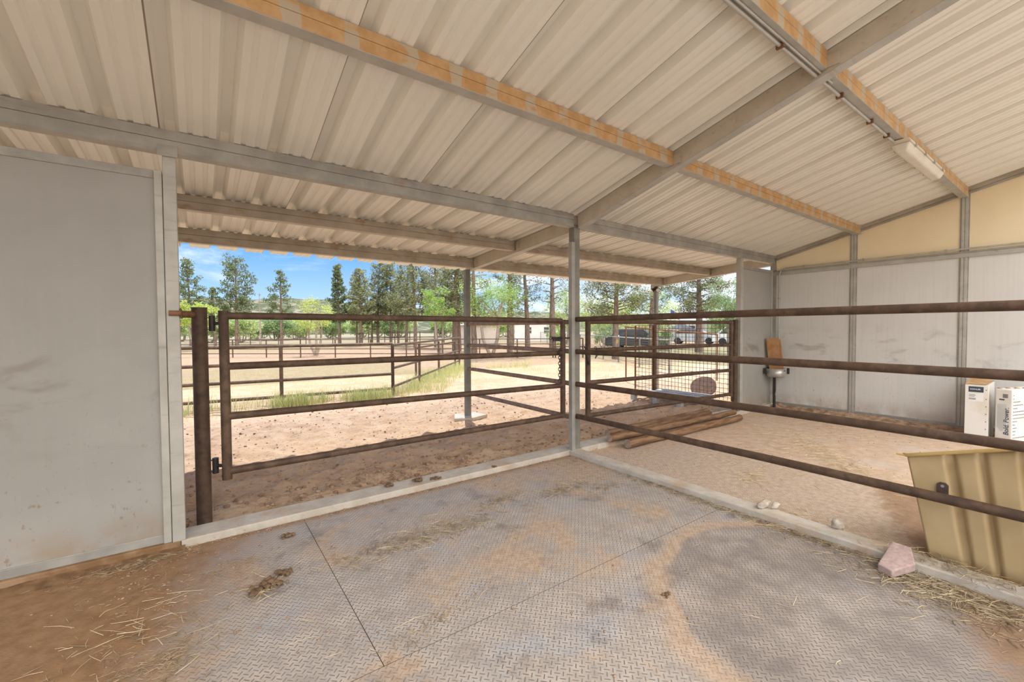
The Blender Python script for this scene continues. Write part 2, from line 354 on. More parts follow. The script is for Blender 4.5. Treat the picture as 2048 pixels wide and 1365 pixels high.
purlin('roof_purlin', 'primer_orange', .08, XR - .015, -2.39, 3.226, .118, 'orange primed purlin, higher one, carrying the strip light')
purlin('awning_purlin', 'galvanised_stained', -7.6, .015, 1.12, roofz(1.12) - .010, .122, 'rust-stained awning purlin midway out, on the side of the open gate')
purlin('awning_purlin', 'galvanised_stained', .10, XR - .07, 1.12, roofz(1.12) - .010, .122, 'rust-stained awning purlin midway out, on the side of the wire mesh panel')
purlin('awning_purlin', 'galvanised_stained', -7.6, .015, 2.2, roofz(2.2) - .010, .145, 'rust-stained outermost awning purlin against the open sky')
purlin('awning_purlin', 'galvanised_stained', .10, XR - .07, 2.2, roofz(2.2) - .010, .145, 'rust-stained outermost awning purlin, from slim post to security lamp')
def rafter(name, x0, x1, y0, y1, h, label, mat='galvanised_rafter'):
    t = thing(name, label, 'beam', ((x0 + x1) / 2, (y0 + y1) / 2, roofz((y0 + y1) / 2) - h))
    a, b = roofz(y0) - .006, roofz(y1) - .006
    MB().hexa([(x0, y0, a - h), (x1, y0, a - h), (x1, y1, b - h), (x0, y1, b - h), (x0, y0, a), (x1, y0, a), (x1, y1, b), (x0, y1, b)]).build('web', mat, t, bevel=.003)
    MB().hexa([(x0 - .004, y0, a - h - .005), (x1 + .02, y0, a - h - .005), (x1 + .02, y1, b - h - .005), (x0 - .004, y1, b - h - .005), (x0 - .004, y0, a - h), (x1 + .02, y0, a - h), (x1 + .02, y1, b - h), (x0 - .004, y1, b - h)]).build('bottom_flange', 'galvanised_pale', t)
    for y in (-1.2, -2.34) if y1 < -.5 else (1.16, 2.24):
        if min(y0, y1) < y < max(y0, y1):
            MB().box(x0 - .012, x0 - .001, y - .12, y - .05, roofz(y) - .11, roofz(y) - .03).build('clip_plate', mat, t)
    return t
rafter('roof_rafter', .005, .07, -.06, YB, .145, 'galvanised rafter climbing from the middle post to the ridge')
rafter('awning_rafter', .025, .09, 2.46, -.0, .15, 'galvanised awning rafter from middle post to slim outer post')
rafter('awning_rafter', XR - .06, XR + .02, 2.5, .0, .15, 'galvanised awning rafter at the gable end above the mesh panel')

# strip light and conduit
t = thing('strip_light', 'long sealed strip light with frosted lens under the orange purlin', 'light', (2.47, -2.37, 3.0))
def tray(x0, x1, yc, z0, z1, w0, w1, mat, name, par, bev):
    m = MB(); i = .03
    m.hexa([(x0 + i, yc - w0, z0), (x1 - i, yc - w0, z0), (x1 - i, yc + w0, z0), (x0 + i, yc + w0, z0), (x0, yc - w1, z1), (x1, yc - w1, z1), (x1, yc + w1, z1), (x0, yc + w1, z1)])
    return m.build(name, mat, par, bevel=bev, seg=3)
tray(1.78, 3.18, -2.37, 3.065, 3.098, .075, .065, 'lamp_body', 'housing', t, .008)
tray(1.79, 3.17, -2.37, 2.995, 3.066, .04, .072, 'lamp_lens', 'lens', t, .02)
for x in (1.95, 2.3, 2.66, 3.02):
    for s in (-1, 1): MB().box(x, x + .025, -2.37 + s * .077 - .004, -2.37 + s * .077 + .004, 3.045, 3.085).build('clip', 'galvanised_pale', t)
t = thing('conduit', 'thin steel conduit run strapped along the higher orange purlin to the strip light', 'pipe', (-1, -2.33, 3.08))
MB().tube([(-7.5, -2.325, 3.088), (1.80, -2.325, 3.088)], .011, 10).build('tube', 'galvanised_pale', t)
MB().tube([(-7.5, -2.352, 3.094), (.2, -2.352, 3.094)], .007, 8).build('thin_tube', 'galvanised_pale', t)
for x in (-.55, .42, 1.1, 1.55): MB().box(x, x + .02, -2.35, -2.305, 3.072, 3.108).build('strap', 'rust_orange', t)
t = thing('conduit', 'thin steel conduit along the gable wall girt and down the corner to the waterer', 'pipe', (XR - .03, -.12, .8))
MB().tube([(XR - .035, -3.9, 2.425), (XR - .035, -.22, 2.425), (XR - .035, -.14, 2.40), (XR - .04, -.115, 2.32), (XR - .04, -.115, .72)], .012, 10).build('tube', 'galvanised_pale', t)
for y in (-.5, -1.3, -2.2, -3.0): MB().box(XR - .05, XR - .02, y, y + .018, 2.408, 2.444).build('strap', 'galvanised', t)
for z in (.95, 1.9): MB().box(XR - .056, XR - .02, -.13, -.10, z, z + .018).build('strap', 'galvanised', t)

# ------------------------------------------------------------------ walls
w = sobj('wall_right', 'gable end wall of white lower panels and cream upper panels')
ys = [.0, -1.16, -2.36, -3.56, -4.3]
for i in range(4):
    MB().box(XR + .012, XR + .03, ys[i + 1] + .02, ys[i] - .02, .06, 2.33).build('lower_panel', 'panel_white', w)
    a, b = ys[i] - .02, ys[i + 1] + .02
    MB().hexa([(XR + .012, b, 2.38), (XR + .03, b, 2.38), (XR + .03, a, 2.38), (XR + .012, a, 2.38), (XR + .012, b, roofz(b) - .01), (XR + .03, b, roofz(b) - .01), (XR + .03, a, roofz(a) - .01), (XR + .012, a, roofz(a) - .01)]).build('gable_panel', 'panel_cream', w)
for i in (1, 2, 3):
    for s in (-1, 1):
        y = ys[i] + s * .0165
        MB().box(XR - .008, XR + .03, y - .015, y + .015, .06, roofz(y) - .07).build('wall_stud', 'galvanised_pale', w, bevel=.003)
    MB().box(XR + .002, XR + .03, ys[i] - .045, ys[i] + .045, .06, roofz(ys[i]) - .07).build('wall_stud', 'galvanised', w)
MB().box(XR - .012, XR + .03, -4.3, .0, 2.315, 2.375).build('girt', 'galvanised_pale', w, bevel=.003)
MB().box(XR - .02, XR + .03, -4.3, .0, 2.375, 2.395).build('girt', 'galvanised', w, bevel=.003)
MB().box(XR - .004, XR + .03, -4.3, .0, .03, .085).build('base_rail', 'galvanised', w, bevel=.003)
def slope_bar(y0, y1, x0, x1, d0, d1, nm, mat, par):
    a, b = roofz(y0), roofz(y1)
    return MB().hexa([(x0, y0, a - d1), (x1, y0, a - d1), (x1, y1, b - d1), (x0, y1, b - d1), (x0, y0, a - d0), (x1, y0, a - d0), (x1, y1, b - d0), (x0, y1, b - d0)]).build(nm, mat, par, bevel=.003)
slope_bar(-.05, -4.0, XR - .012, XR + .03, .004, .055, 'rake_rail', 'galvanised_stained', w)
slope_bar(-.05, -4.0, XR - .02, XR + .03, .058, .085, 'rake_rail', 'galvanised', w)
MB().box(XR - .0, XR + .13, -.05, .05, .0, 2.62).build('corner_stud', 'galvanised', w, bevel=.004)

w = sobj('wall_left', 'tall grey-white panel wall beside the gate')
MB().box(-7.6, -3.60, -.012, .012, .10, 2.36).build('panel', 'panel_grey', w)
MB().box(-7.6, -3.60, -.02, .02, 2.35, 2.40).build('top_channel', 'galvanised', w, bevel=.003)
MB().box(-7.6, -3.58, -.02, .02, .05, .105).build('bottom_channel', 'galvanised', w, bevel=.003)
MB().box(-3.606, -3.566, -.035, .025, .05, 2.40).build('side_channel', 'galvanised_pale', w, bevel=.004)
w = sobj('wall_front', 'narrow grey panel wall between the latched gate and the gable corner')
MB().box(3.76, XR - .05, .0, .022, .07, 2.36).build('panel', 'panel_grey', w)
MB().box(3.74, XR - .04, -.012, .03, 2.355, 2.405).build('top_channel', 'galvanised', w, bevel=.003)
MB().box(3.74, XR - .04, -.012, .03, .04, .08).build('bottom_channel', 'galvanised', w, bevel=.003)
MB().box(3.74, 3.785, -.014, .032, .05, 2.40).build('side_channel', 'galvanised_pale', w, bevel=.003)
MB().box(XR - .08, XR - .04, -.014, .032, .05, 2.40).build('side_channel', 'galvanised_pale', w, bevel=.003)

# ------------------------------------------------------------------ posts
t = thing('jamb_post', 'pale galvanised jamb post at the end of the tall panel beside the open-air gate', 'post', (-3.53, 0, .045))
MB().box(-3.563, -3.495, -.04, .04, .045, 2.54).build('shaft', 'galvanised_pale', t, bevel=.005)
MB().box(-3.585, -3.485, -.056, -.05, 2.49, 2.56).build('cap_plate', 'galvanised', t)
t = thing('middle_post', 'galvanised middle post where gate, rails and rafter meet', 'post', (0, 0, .045))
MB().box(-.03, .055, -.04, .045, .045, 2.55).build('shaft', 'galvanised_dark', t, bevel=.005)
MB().box(-.085, -.036, -.06, -.005, .045, 2.35).build('strike_channel', 'galvanised', t, bevel=.004)
MB().box(-.06, .075, -.052, .055, .045, .053).build('base_plate', 'galvanised', t)
t = thing('jamb_post', 'pale galvanised jamb post between the latched gate and the narrow panel', 'post', (3.7, 0, .045))
MB().box(3.66, 3.735, -.035, .045, .045, 2.52).build('shaft', 'galvanised_pale', t, bevel=.005)
def outer(x, y, z, label):
    t = thing('awning_post', label, 'post', (x, y, z))
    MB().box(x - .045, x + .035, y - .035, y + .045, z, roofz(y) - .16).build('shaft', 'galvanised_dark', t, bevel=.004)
    MB().prism([(x - .30, y - .10, z - .05), (x - .05, y - .22, z - .05), (x + .28, y - .12, z - .05), (x + .22, y + .18, z - .05), (x - .12, y + .24, z - .05)], (0, 0, .055)).build('footing', 'concrete', t, bevel=.012)
    return t
outer(-.005, 2.36, .045, 'slim outer awning post on a concrete footing in the sunny yard')
outer(4.87, 2.42, .0, 'outer awning post behind the wire mesh panel, under the security lamp')
t = thing('security_lamp', 'small dark two-headed security lamp at the awning corner', 'light', (4.80, 2.36, 2.26))
MB().tube([(4.80, 2.38, 2.23), (4.80, 2.38, 2.31)], .035, 12).build('housing', 'dark_metal', t)
for s in (-1, 1):
    mh = MB().tube([(4.79, 2.37 + s * .03, 2.27), (4.73, 2.36 + s * .08, 2.23)], [.022, .05], 12); hd = mh.build('lamp_head', 'dark_metal', t)
    MB().tube([(4.7295, 2.3595 + s * .0805, 2.2295), (4.724, 2.359 + s * .085, 2.226)], [.043, .040], 12).build('lens', 'lamp_glass', hd)

# ------------------------------------------------------------------ sills, floors, mats
struct(MB().box(-3.52, 6, -.04, .17, -.2, .05).build('trim_1', 'concrete', bevel=.008), 'concrete sill under the front line')
struct(MB().box(-7.6, -3.521, -.045, .17, -.2, .05).build('trim_4', 'dirty_concrete', bevel=.008), 'dirt-coated sill under the tall panel wall')
struct(MB().box(-.105, .045, -4.4, -.041, -.2, .05).build('trim_2', 'concrete', bevel=.008), 'concrete kerb under the divider rails')
struct(MB().box(XR - .02, XR + .2, -4.4, -.041, -.2, .04).build('trim_3', 'concrete', bevel=.008), 'concrete sill under the gable wall')
struct(MB().box(-7.6, XR + .2, -4.5, -.0405, -.3, -.012).build('floor', 'stall_dirt'), 'packed dirt stall floor')
def floor_mat(x0, x1, y0, y1, label, mat='rubber_mat', z=.0):
    return tag(MB().box(x0, x1, y0, y1, -.011, z).build('rubber_mat', mat, at=((x0 + x1) / 2, (y0 + y1) / 2, -.011)), label, 'floor mat')
floor_mat(-7.2, -2.802, -1.772, -.045, 'dirt-covered lugged rubber mat along the tall panel wall')
floor_mat(-2.7985, -.112, -1.772, -.045, 'grey lugged rubber mat behind the gate, hay strewn on it')
floor_mat(-7.2, -.112, -4.3, -1.777, 'wide lugged rubber mat nearest the viewer with a dark worn ring')
floor_mat(.06, 1.62, -2.9, -.3, 'dusty rubber mat half buried in the stall behind the divider rails', 'rubber_mat_dusty', .0)

# ground outside
def gz(x, y):
    e = min(1, max(0, (x + 9) / 1.5), max(0, (13 - x) / 1.5)); e = min(e, max(0, (9.6 - y) / 1.5)); near = min(1, max(0, (y - .15) / .3)); e = e * near
    p = Vector((x, y, 0)); a = .55 if y > 4 else 1
    h = .022 * mnoise.noise(p * 1.1) + a * .030 * (mnoise.turbulence(p * 4.5, 4, False) - .45) + a * (.022 * mnoise.noise(p * 3.7) + .020 * mnoise.noise(p * 8.5 + Vector((5, 1, 0))) + .016 * abs(mnoise.noise(p * 14.0 + Vector((1, 7, 0)))))
    return -.035 * (1 - e) + h * e + .008 * e
xs = np.arange(-9, 13.01, .04); yv = np.concatenate([np.arange(.168, 4.4, .028), np.arange(4.4, 9.61, .08)])
vs = [(float(x), float(y), gz(float(x), float(y))) for y in yv for x in xs]; nx = len(xs)
fs = [(j * nx + i, j * nx + i + 1, (j + 1) * nx + i + 1, (j + 1) * nx + i) for j in range(len(yv) - 1) for i in range(nx - 1)]
mb = MB(); mb.add(vs, fs, True); struct(mb.build('ground', 'yard_dirt'), 'trampled red-tan dirt yard under the awning')
mb = MB(); 
mb.add([(-250, -4.5, -.06), (-7.6, -4.5, -.06), (-7.6, .0, -.06), (-250, .0, -.06)], [(0, 1, 2, 3)]); mb.add([(5.07, -4.5, -.06), (350, -4.5, -.06), (350, 0, -.06), (5.07, 0, -.06)], [(0, 1, 2, 3)])
mb.add([(-250, 0, -.06), (350, 0, -.06), (350, 300, -.06), (-250, 300, -.06)], [(0, 1, 2, 3)])
mk = MB(); mk.add([(-250, -120, -.31), (350, -120, -.31), (350, -4.5, -.06), (-250, -4.5, -.06)], [(0, 1, 2, 3)]); struct(mk.build('ground', 'drift_dirt'), 'unseen ground behind the barn, made brown to cut bounced light')  # out of view; dark earth chosen to weaken sun bounce on the ceiling
mk = MB(); mk.add([(-14, -9.5, -.05), (10, -9.5, -.05), (10, -4.5, -.05), (-14, -4.5, -.05)], [(0, 1, 2, 3)]); struct(mk.build('ground', 'concrete'), 'unseen pale apron added behind the barn to bounce light onto the ceiling')  # added reflector out of view: neutral bounce for the roof sheets
struct(mb.build('field', 'field_grass'), 'dry grass paddocks and bare earth beyond the yard')
# hill
mb = MB(); hv = []; ax = np.linspace(-260, 420, 90); ay = np.linspace(130, 330, 24)
for y in ay:
    for x in ax:
        rise = max(0, (y - 130) / 110); s = min(1, rise); s = s * s * (3 - 2 * s)
        top = 16.5 + 4.5 * mnoise.noise(Vector((x * .008, y * .004, 3))) + 2.4 * mnoise.noise(Vector((x * .05, y * .05, 1))) - 3.5 * min(1, max(0, (x - 20) / 120))
        hv.append((float(x), float(y), -.5 + s * top))
nx = len(ax); mb.add(hv, [(j * nx + i, j * nx + i + 1, (j + 1) * nx + i + 1, (j + 1) * nx + i) for j in range(len(ay) - 1) for i in range(nx - 1)], True)
struct(mb.build('hill', 'scrub_hill'), 'low scrub hill on the skyline')

# ------------------------------------------------------------------ pipe gates and rails
def tube_part(name, pts, r, par, mat='rusty_pipe', n=14): return MB().tube(pts, r, n).build(name, mat, par)
# gate post and gate
t = thing('gate_post', 'thick round brown steel gate post beside the pale jamb', 'post', (-3.395, .29, .0))
tube_part('shaft', [(-3.395, .29, -.02), (-3.395, .29, 1.558)], .047, t, n=24)
MB().tube([(-3.395, .29, 1.558), (-3.395, .29, 1.566)], .049, 24).build('cap', 'rusty_pipe', t)
MB().tube([(-3.42, .29, 1.515), (-3.505, .12, 1.512)], .024, 14).build('brace_arm', 'rust_orange', t)
MB().box(-3.493, -3.486, -.05, .11, 1.48, 1.545).build('jamb_bracket', 'rust_orange', t, bevel=.003)
MB().tube([(-3.55, -.046, 1.512), (-3.49, -.046, 1.512)], .017, 12).build('bolt_tab', 'rust_orange', t)
g = thing('pipe_gate', 'long dark brown four-rail pipe gate beside the thick round post', 'gate', (-1.68, .12, .33))
def gp(f, z): return (-3.255 + f * 3.115, .20 - f * .17, z)
zl, zr = (1.507, 1.143, .782, .383), (1.488, 1.132, .770, .435)
tube_part('stile', [gp(0, .325), gp(0, 1.543)], .032, g, n=18); tube_part('stile', [gp(1, .41), gp(1, 1.50)], .029, g, n=18)
for a, b in zip(zl, zr): tube_part('rail', [gp(.006, a), gp(.5, (a + b) / 2 + .002), gp(.995, b)], .0265, g)
def hinge(z, par):
    MB().tube([(-3.322, .252, z - .055), (-3.322, .252, z + .055)], .020, 12).build('hinge_barrel', 'dark_metal', par)
    m = MB(); m.box(-3.362, -3.322, .245, .259, z + .038, z + .044); m.box(-3.362, -3.322, .245, .259, z - .044, z - .038); m.tube([(-3.322, .252, z), (-3.27, .21, z)], .012, 10); m.build('hinge_plate', 'dark_metal', par)
hinge(1.452, g); hinge(.425, g)
lat = MB().tube([(-.30, .025, 1.298), (-.135, .025, 1.298)], .014, 12).build('latch', 'dark_metal', g)
m = MB(); m.tube([(-.135, .024, 1.298), (-.088, -.03, 1.298)], .006, 8); m.box(-.285, -.17, .018, .034, 1.262, 1.288)
m.tube([(-.318 + .018 * math.cos(a), .025, 1.298 + .018 * math.sin(a)) for a in np.linspace(0, 2 * PI, 13)], .003, 6, False); m.build('latch_pin', 'dark_metal', lat)
def link(c, ax, ln=.034, wd=.011, r=.0042, side=(1, 0, 0)):
    m = MB(); c, ax, sd = Vector(c), Vector(ax).normalized(), Vector(side).normalized(); pts = []
    for k in range(17):
        a = 2 * PI * k / 16; pts.append(c + ax * (math.sin(a) * (ln - wd) * .5 + (1 if math.sin(a) > 0 else -1) * (wd * .35)) * 1.0 + sd * math.cos(a) * wd)
    return m.tube(pts, r, 6, False)
def chain(label, pts, loc):
    t = thing('chain', label, 'chain', loc); P = [Vector(p) for p in pts]; L = [0]
    for i in range(len(P) - 1): L.append(L[-1] + (P[i + 1] - P[i]).length)
    k = int(L[-1] / .031)
    for j in range(k):
        s = (j + .5) / k * L[-1]; i = max(i for i in range(len(P) - 1) if L[i] <= s); f = (s - L[i]) / (L[i + 1] - L[i]); c = P[i].lerp(P[i + 1], f); d = P[i + 1] - P[i]
        sd = d.cross(Vector((.585, .81, 0))); sd = sd if j % 2 == 0 else d.cross(sd)
        link(c, d, .044, .012, .0042, sd).build('link', 'dark_metal', t)
    return t
chain('dark chain hanging straight down from the long gate beside its latch', [(-.17, .03, 1.175), (-.222, -.0, 1.165), (-.223, -.01, 1.12), (-.224, -.01, .815)], (-.19, 0, .8))
# divider rails (inside)
t = thing('divider_fence', 'four brown pipe rails dividing the two stalls from middle post towards the viewer', 'fence', (0, -2, .05))
for z in (1.502, 1.143, .780, .420): tube_part('rail', [(.005, -.04, z), (.008, -2, z + .006), (.0, -4.6, z)], .0285, t)
# paddock divider beyond gate
t = thing('divider_fence', 'four dusty pipe rails from middle post out to slim awning post', 'fence', (0, 1.2, .05))
for z in (1.475, 1.142, .775, .39): tube_part('rail', [(.02, .045, z), (0, 2.32, z + .008)], .027, t, 'rusty_pipe_worn')
# second gate
t = thing('gate_post', 'round brown hinge post beside the narrow panel and mesh panel', 'post', (3.6, -.0, .05))
tube_part('shaft', [(3.595, .02, .04), (3.595, .02, 1.53)], .041, t, n=20)
MB().box(3.60, 3.66, .0, .03, 1.47, 1.50).build('jamb_bracket', 'rust_orange', t)
g = thing('pipe_gate', 'closed brown pipe gate with mesh panel behind it, above the log pile', 'gate', (1.9, .04, .33))
tube_part('stile', [(.295, .07, .325), (.295, .07, 1.50)], .032, g, n=18); tube_part('stile', [(3.49, .03, .30), (3.49, .03, 1.52)], .032, g, n=18)
for a, b in ((1.478, 1.487), (1.145, 1.128), (.763, .720), (.373, .335)): tube_part('rail', [(.30, .07, a), (3.48, .03, b)], .0265, g)
for z in (1.40, .42): MB().tube([(3.535, .022, z - .04), (3.535, .022, z + .04)], .018, 10).build('hinge_barrel', 'dark_metal', g)
chain('dark chain looped over the second rail at the middle post', [(.40, .05, 1.18), (.40, .03, 1.09), (.37, .02, 1.05)], (.38, .05, 1.05))
chain('dark chain slung from middle post around the latched gate stile', [(.06, -.075, 1.19), (.12, -.075, 1.195), (.13, -.06, 1.12), (.19, -.03, 1.02), (.255, .02, .985)], (.15, -.05, 1.0))

# ------------------------------------------------------------------ mesh panels
def mesh_panel(a, b, z0, z1, label, bar=True):
    a, b = Vector((*a, 0)), Vector((*b, 0)); d = b - a; L = d.length; t = thing('mesh_panel', label, 'fence panel', (*((a + b) / 2).xy, z0))
    Pp = lambda s, z: tuple(a + d * s + Vector((0, 0, z)))
    MB().tube([Pp(0, z0), Pp(0, z1), Pp(1, z1), Pp(1, z0)], .02, 10).build('frame', 'rust_orange', t)
    m = MB(); nv = int(L / .083)
    for i in range(1, nv): m.tube([Pp(i / nv, z0 + .0), Pp(i / nv, z1)], .0045, 6)
    for i in range(0, int((z1 - z0) / .088)): m.tube([Pp(0, z0 + .05 + .088 * i), Pp(1, z0 + .05 + .088 * i)], .0045, 6)
    m.build('wire_grid', 'rusty_wire', t); return t
mesh_panel((4.68, .62), (4.80, 2.38), .02, 1.49, 'long rust-brown wire mesh panel closing the yard under the awning')
mesh_panel((4.80, 2.46), (4.82, 2.95), .0, 1.46, 'short sagging wire mesh panel beyond the awning post')
t = thing('leaning_pipe', 'rusty pipe slanting behind the wire mesh panel', 'pipe', (6.6, 3.2, .5))
tube_part('tube', [(5.6, 3.9, 1.44), (7.6, 2.5, 1.22)], .022, t, 'rust_orange'); 
tube_part('prop', [(7.58, 2.5, -.02), (7.58, 2.5, 1.24)], .02, t, 'rust_orange'); tube_part('prop', [(5.62, 3.88, -.02), (5.62, 3.88, 1.44)], .02, t, 'rust_orange')
o = MB()
bm_c = Vector((5.18, 1.50, .155)); u = Vector((.25, .80, 0)).normalized(); vv = Vector((.35, -.1, .55)).normalized(); nn = u.cross(vv).normalized()
o.prism([bm_c + u * .36 * math.cos(a) * (1 + .08 * math.sin(2 * a)) + vv * .24 * math.sin(a) * (1.05 if math.sin(a) > 0 else .9) for a in np.linspace(0, 2 * PI, 24, endpoint=False)], nn * .03)
tag(o.build('flat_stone', 'brown_stone', at=(5.18, 1.55, 0), bevel=.008), 'flat rounded brown stone tilted up behind the mesh panel', 'stone')
# pallet
t = thing('pallet', 'weathered grey wooden pallet lying under the latched gate', 'pallet', (3.95, 1.4, .0))
for y in (.92, 1.42, 1.92):
    for x in (3.47, 3.97, 4.47): MB().box(x - .045, x + .045, y - .045, y + .045, .0, .09).build('block', 'grey_wood', t, bevel=.004)
    MB().box(3.42, 4.52, y - .045, y + .045, .09, .105).build('board', 'grey_wood', t)
for x in np.linspace(3.47, 4.47, 6): MB().box(x - .045, x + .045, .87, 1.97, .105, .122).build('board', 'grey_wood', t)
# logs
def log(a, b, r, label, seed):
    rr = random.Random(seed); a, b = Vector(a), Vector(b); pts = []; rad = []
    for i in range(13):
        f = i / 12; pts.append(a.lerp(b, f) + Vector((0, rr.uniform(-.006, .006), rr.uniform(-.004, .004)))); rad.append(r * (1 - .10 * f) * rr.uniform(.95, 1.05))
    t = thing('wooden_pole', label, 'log', tuple(a), 'peeled poles heaped on the sill')
    MB().tube(pts, rad, 16, False).build('shaft', 'bark_pole', t)
    d = (b - a).normalized() * .003
    for p, q_, e in ((pts[0], rad[0], -d), (pts[-1], rad[-1], d)): MB().tube([p - e, p + e], q_ * .985, 16).build('cut_end', 'cut_wood', t)
log((.62, -.245, .050), (3.16, -.285, .048), .052, 'brown wooden pole lying in front of the pile, nearest the divider rails', 1)
log((.50, -.085, .10), (3.30, -.13, .085), .046, 'brown wooden pole whose cut end sticks out furthest over the sill', 2)
log((.86, .03, .085), (2.95, .06, .09), .036, 'thin brown wooden pole between the others in the pile', 3)
log((.72, .15, .092), (3.05, .16, .10), .042, 'brown wooden pole at the back of the pile, towards the yard', 4)
# ------------------------------------------------------------------ waterer in the corner
t = thing('waterer', 'round steel corner waterer with brown board cover, in the gable corner', 'waterer', (4.66, -.12, .55))
def bowl(cx, cy, z0, z1, r, name, mat, par):
    m = MB(); ring = lambda rr, z: [(cx + rr * math.cos(a), cy + rr * math.sin(a), z) for a in np.linspace(0, 2 * PI, 32, endpoint=False)]
    rs = [ring(r * .85, z0), ring(r, z0 + .03), ring(r, z1), ring(r * .93, z1), ring(r * .9, z0 + .05), ring(.01, z0 + .04)]
    vs = [p for q_ in rs for p in q_]; fs = [(i * 32 + k, i * 32 + (k + 1) % 32, (i + 1) * 32 + (k + 1) % 32, (i + 1) * 32 + k) for i in range(5) for k in range(32)]
    fs.append(tuple(range(32))[::-1]); m.add(vs, fs, True); return m.build(name, mat, par)
bowl(4.66, -.15, .545, .69, .145, 'bowl', 'stainless', t)
m = MB(); m.box(4.50, 4.53, -.05, -.02, .60, .70); m.box(4.76, 4.79, -.31, -.28, .60, .70); m.box(4.62, 4.80, -.05, -.015, .56, .70); m.build('bracket', 'dark_metal', t)
u = Vector((-.62, .78, 0)).normalized(); up = Vector((.02, -.09, 1)).normalized(); up = (up + u * .20).normalized()
c = Vector((4.63, -.13, .93)); nn = Vector((-.78, -.62, .1)).normalized()
MB().obox(c, u * -.10, nn * .008, up * .285).build('cover', 'brown_cover', t, bevel=.003)
MB().obox(c - u * .113 - nn * .012, u * .012, nn * .02, up * .265).build('cover_flange', 'brown_cover', t, bevel=.003)
MB().tube([(4.70, -.11, .0), (4.70, -.11, .56)], .022, 10).build('riser_pipe', 'dark_metal', t)
MB().tube([(4.66, -.19, .56), (4.655, -.17, .40), (4.70, -.13, .22)], .009, 8).build('hose', 'galvanised_pale', t)
m = MB(); m.box(4.615, 4.66, -.297, -.2935, .655, .668); m.build('maker_plate', 'ink_dark', t)
# ------------------------------------------------------------------ cartons
def carton(name, label, c, yaw, wd, dp, h, loc):
    t = thing(name, label, 'box', loc); return t
def frame_of(yaw):
    # front face looks towards -X turned by yaw; w runs along the front (viewer's left to right), f out of the front
    f = Vector((-math.cos(yaw), -math.sin(yaw), 0)); w_ = Vector((-f.y * -1, f.x * -1, 0)); return f, Vector((f.y * -1, f.x, 0))
def rect_on(m, o, a, b, x0, x1, z0, z1, off, nrm):
    o = Vector(o) + Vector(nrm) * off; m.prism([o + a * x0 + b * z0, o + a * x1 + b * z0, o + a * x1 + b * z1, o + a * x0 + b * z1], Vector(nrm) * .0012)
def text_part(body, size, name, par, org, ax, ay, mat, shear=0):
    cu = bpy.data.curves.new(name, 'FONT'); cu.body = body; cu.size = size; cu.extrude = .0006; cu.shear = shear; cu.offset = size * .012
    tmp = bpy.data.objects.new(name + '_tmp', cu); COL.objects.link(tmp); dg = bpy.context.evaluated_depsgraph_get(); me = bpy.data.meshes.new_from_object(tmp.evaluated_get(dg)); bpy.data.objects.remove(tmp)
    ax, ay = Vector(ax).normalized(), Vector(ay).normalized(); az = ax.cross(ay); o = Vector(WORLD[par.name])
    me.transform(Matrix(((ax.x, ay.x, az.x, org[0] - o.x), (ax.y, ay.y, az.y, org[1] - o.y), (ax.z, ay.z, az.z, org[2] - o.z), (0, 0, 0, 1))))
    me.materials.clear(); me.materials.append(MT[mat]); ob = bpy.data.objects.new(name, me); COL.objects.link(ob); ob.parent = par; WORLD[ob.name] = tuple(o); return ob
Z = Vector((0, 0, 1))
t = thing('carton', 'tall slim white carton with dark maker label, beside the gable stud', 'box', (4.5, -2.6, -.012))
f = Vector((-1, -.03, 0)).normalized(); wv = Vector((.03, -1, 0)).normalized(); A = Vector((4.2, -2.488, -.012)); W1, D1, H1 = .197, .60, .705
m = MB(); m.prism([A, A + wv * W1, A + wv * W1 - f * D1, A - f * D1], Z * H1); m.build('shell', 'carton_white', t, bevel=.004)
m = MB(); m.prism([A + Z * (H1 + .002), A + wv * W1 * .9 + Z * (H1 + .004), A + wv * W1 * .98 - f * D1 + Z * (H1 + .012), A - f * D1 + Z * (H1 + .045)], Z * .004); m.build('top_flap', 'cardboard', t)
m = MB(); rect_on(m, A, wv, Z, .03, .155, .615, .682, .0, f); lp = m.build('label_patch', 'ink_dark', t)
text_part('KOHLER', .023, 'label_text', lp, A + wv * .043 + Z * .642 + f * .0015, wv, Z, 'ink_white')
m = MB(); rect_on(m, A, wv, Z, .03, .155, .505, .60, .0, f); sl = m.build('shipping_label', 'ink_white', t)
m = MB()
for k, (x0, x1, z) in enumerate(((.035, .085, .585), (.035, .09, .573), (.035, .08, .561))): rect_on(m, A, wv, Z, x0, x1, z - .0025, z + .0025, .0013, f)
for k in range(14): rect_on(m, A, wv, Z, .035 + k * .0042, .035 + k * .0042 + (.0016 if k % 3 else .0028), .522, .545, .0013, f)
m.build('barcode', 'ink_grey', sl)
m = MB()
for z in (.07, .17, .26, .35, .44, .53, .64): rect_on(m, A, wv, Z, .172, .181, z, z + .012, .0, f)
m.build('staple_mark', 'ink_grey', t)
t = thing('carton', 'worn white carton turned slightly, printed Bold Power along its edge', 'box', (4.45, -3.0, -.012))
f = Vector((-.95, .30, 0)).normalized(); wv = Vector((-.30, -.95, 0)).normalized(); A = Vector((4.22, -2.735, -.012)); W2, D2, H2 = .145, .60, .675
m = MB(); m.prism([A, A + wv * W2, A + wv * W2 - f * D2, A - f * D2], Z * H2); m.build('shell', 'carton_white', t, bevel=.012)
m = MB()
for k in range(5): m.rock(A + wv * (.02 + .03 * k) - f * (.04 + .1 * k) + Z * (H2 + .002), (.03, .025, .012), k, 1)
m.build('torn_top', 'cardboard', t)
m = MB(); rect_on(m, A, wv, Z, .02, .098, .22, .50, .0, f); m.build('printed_panel', 'ink_pale', t)
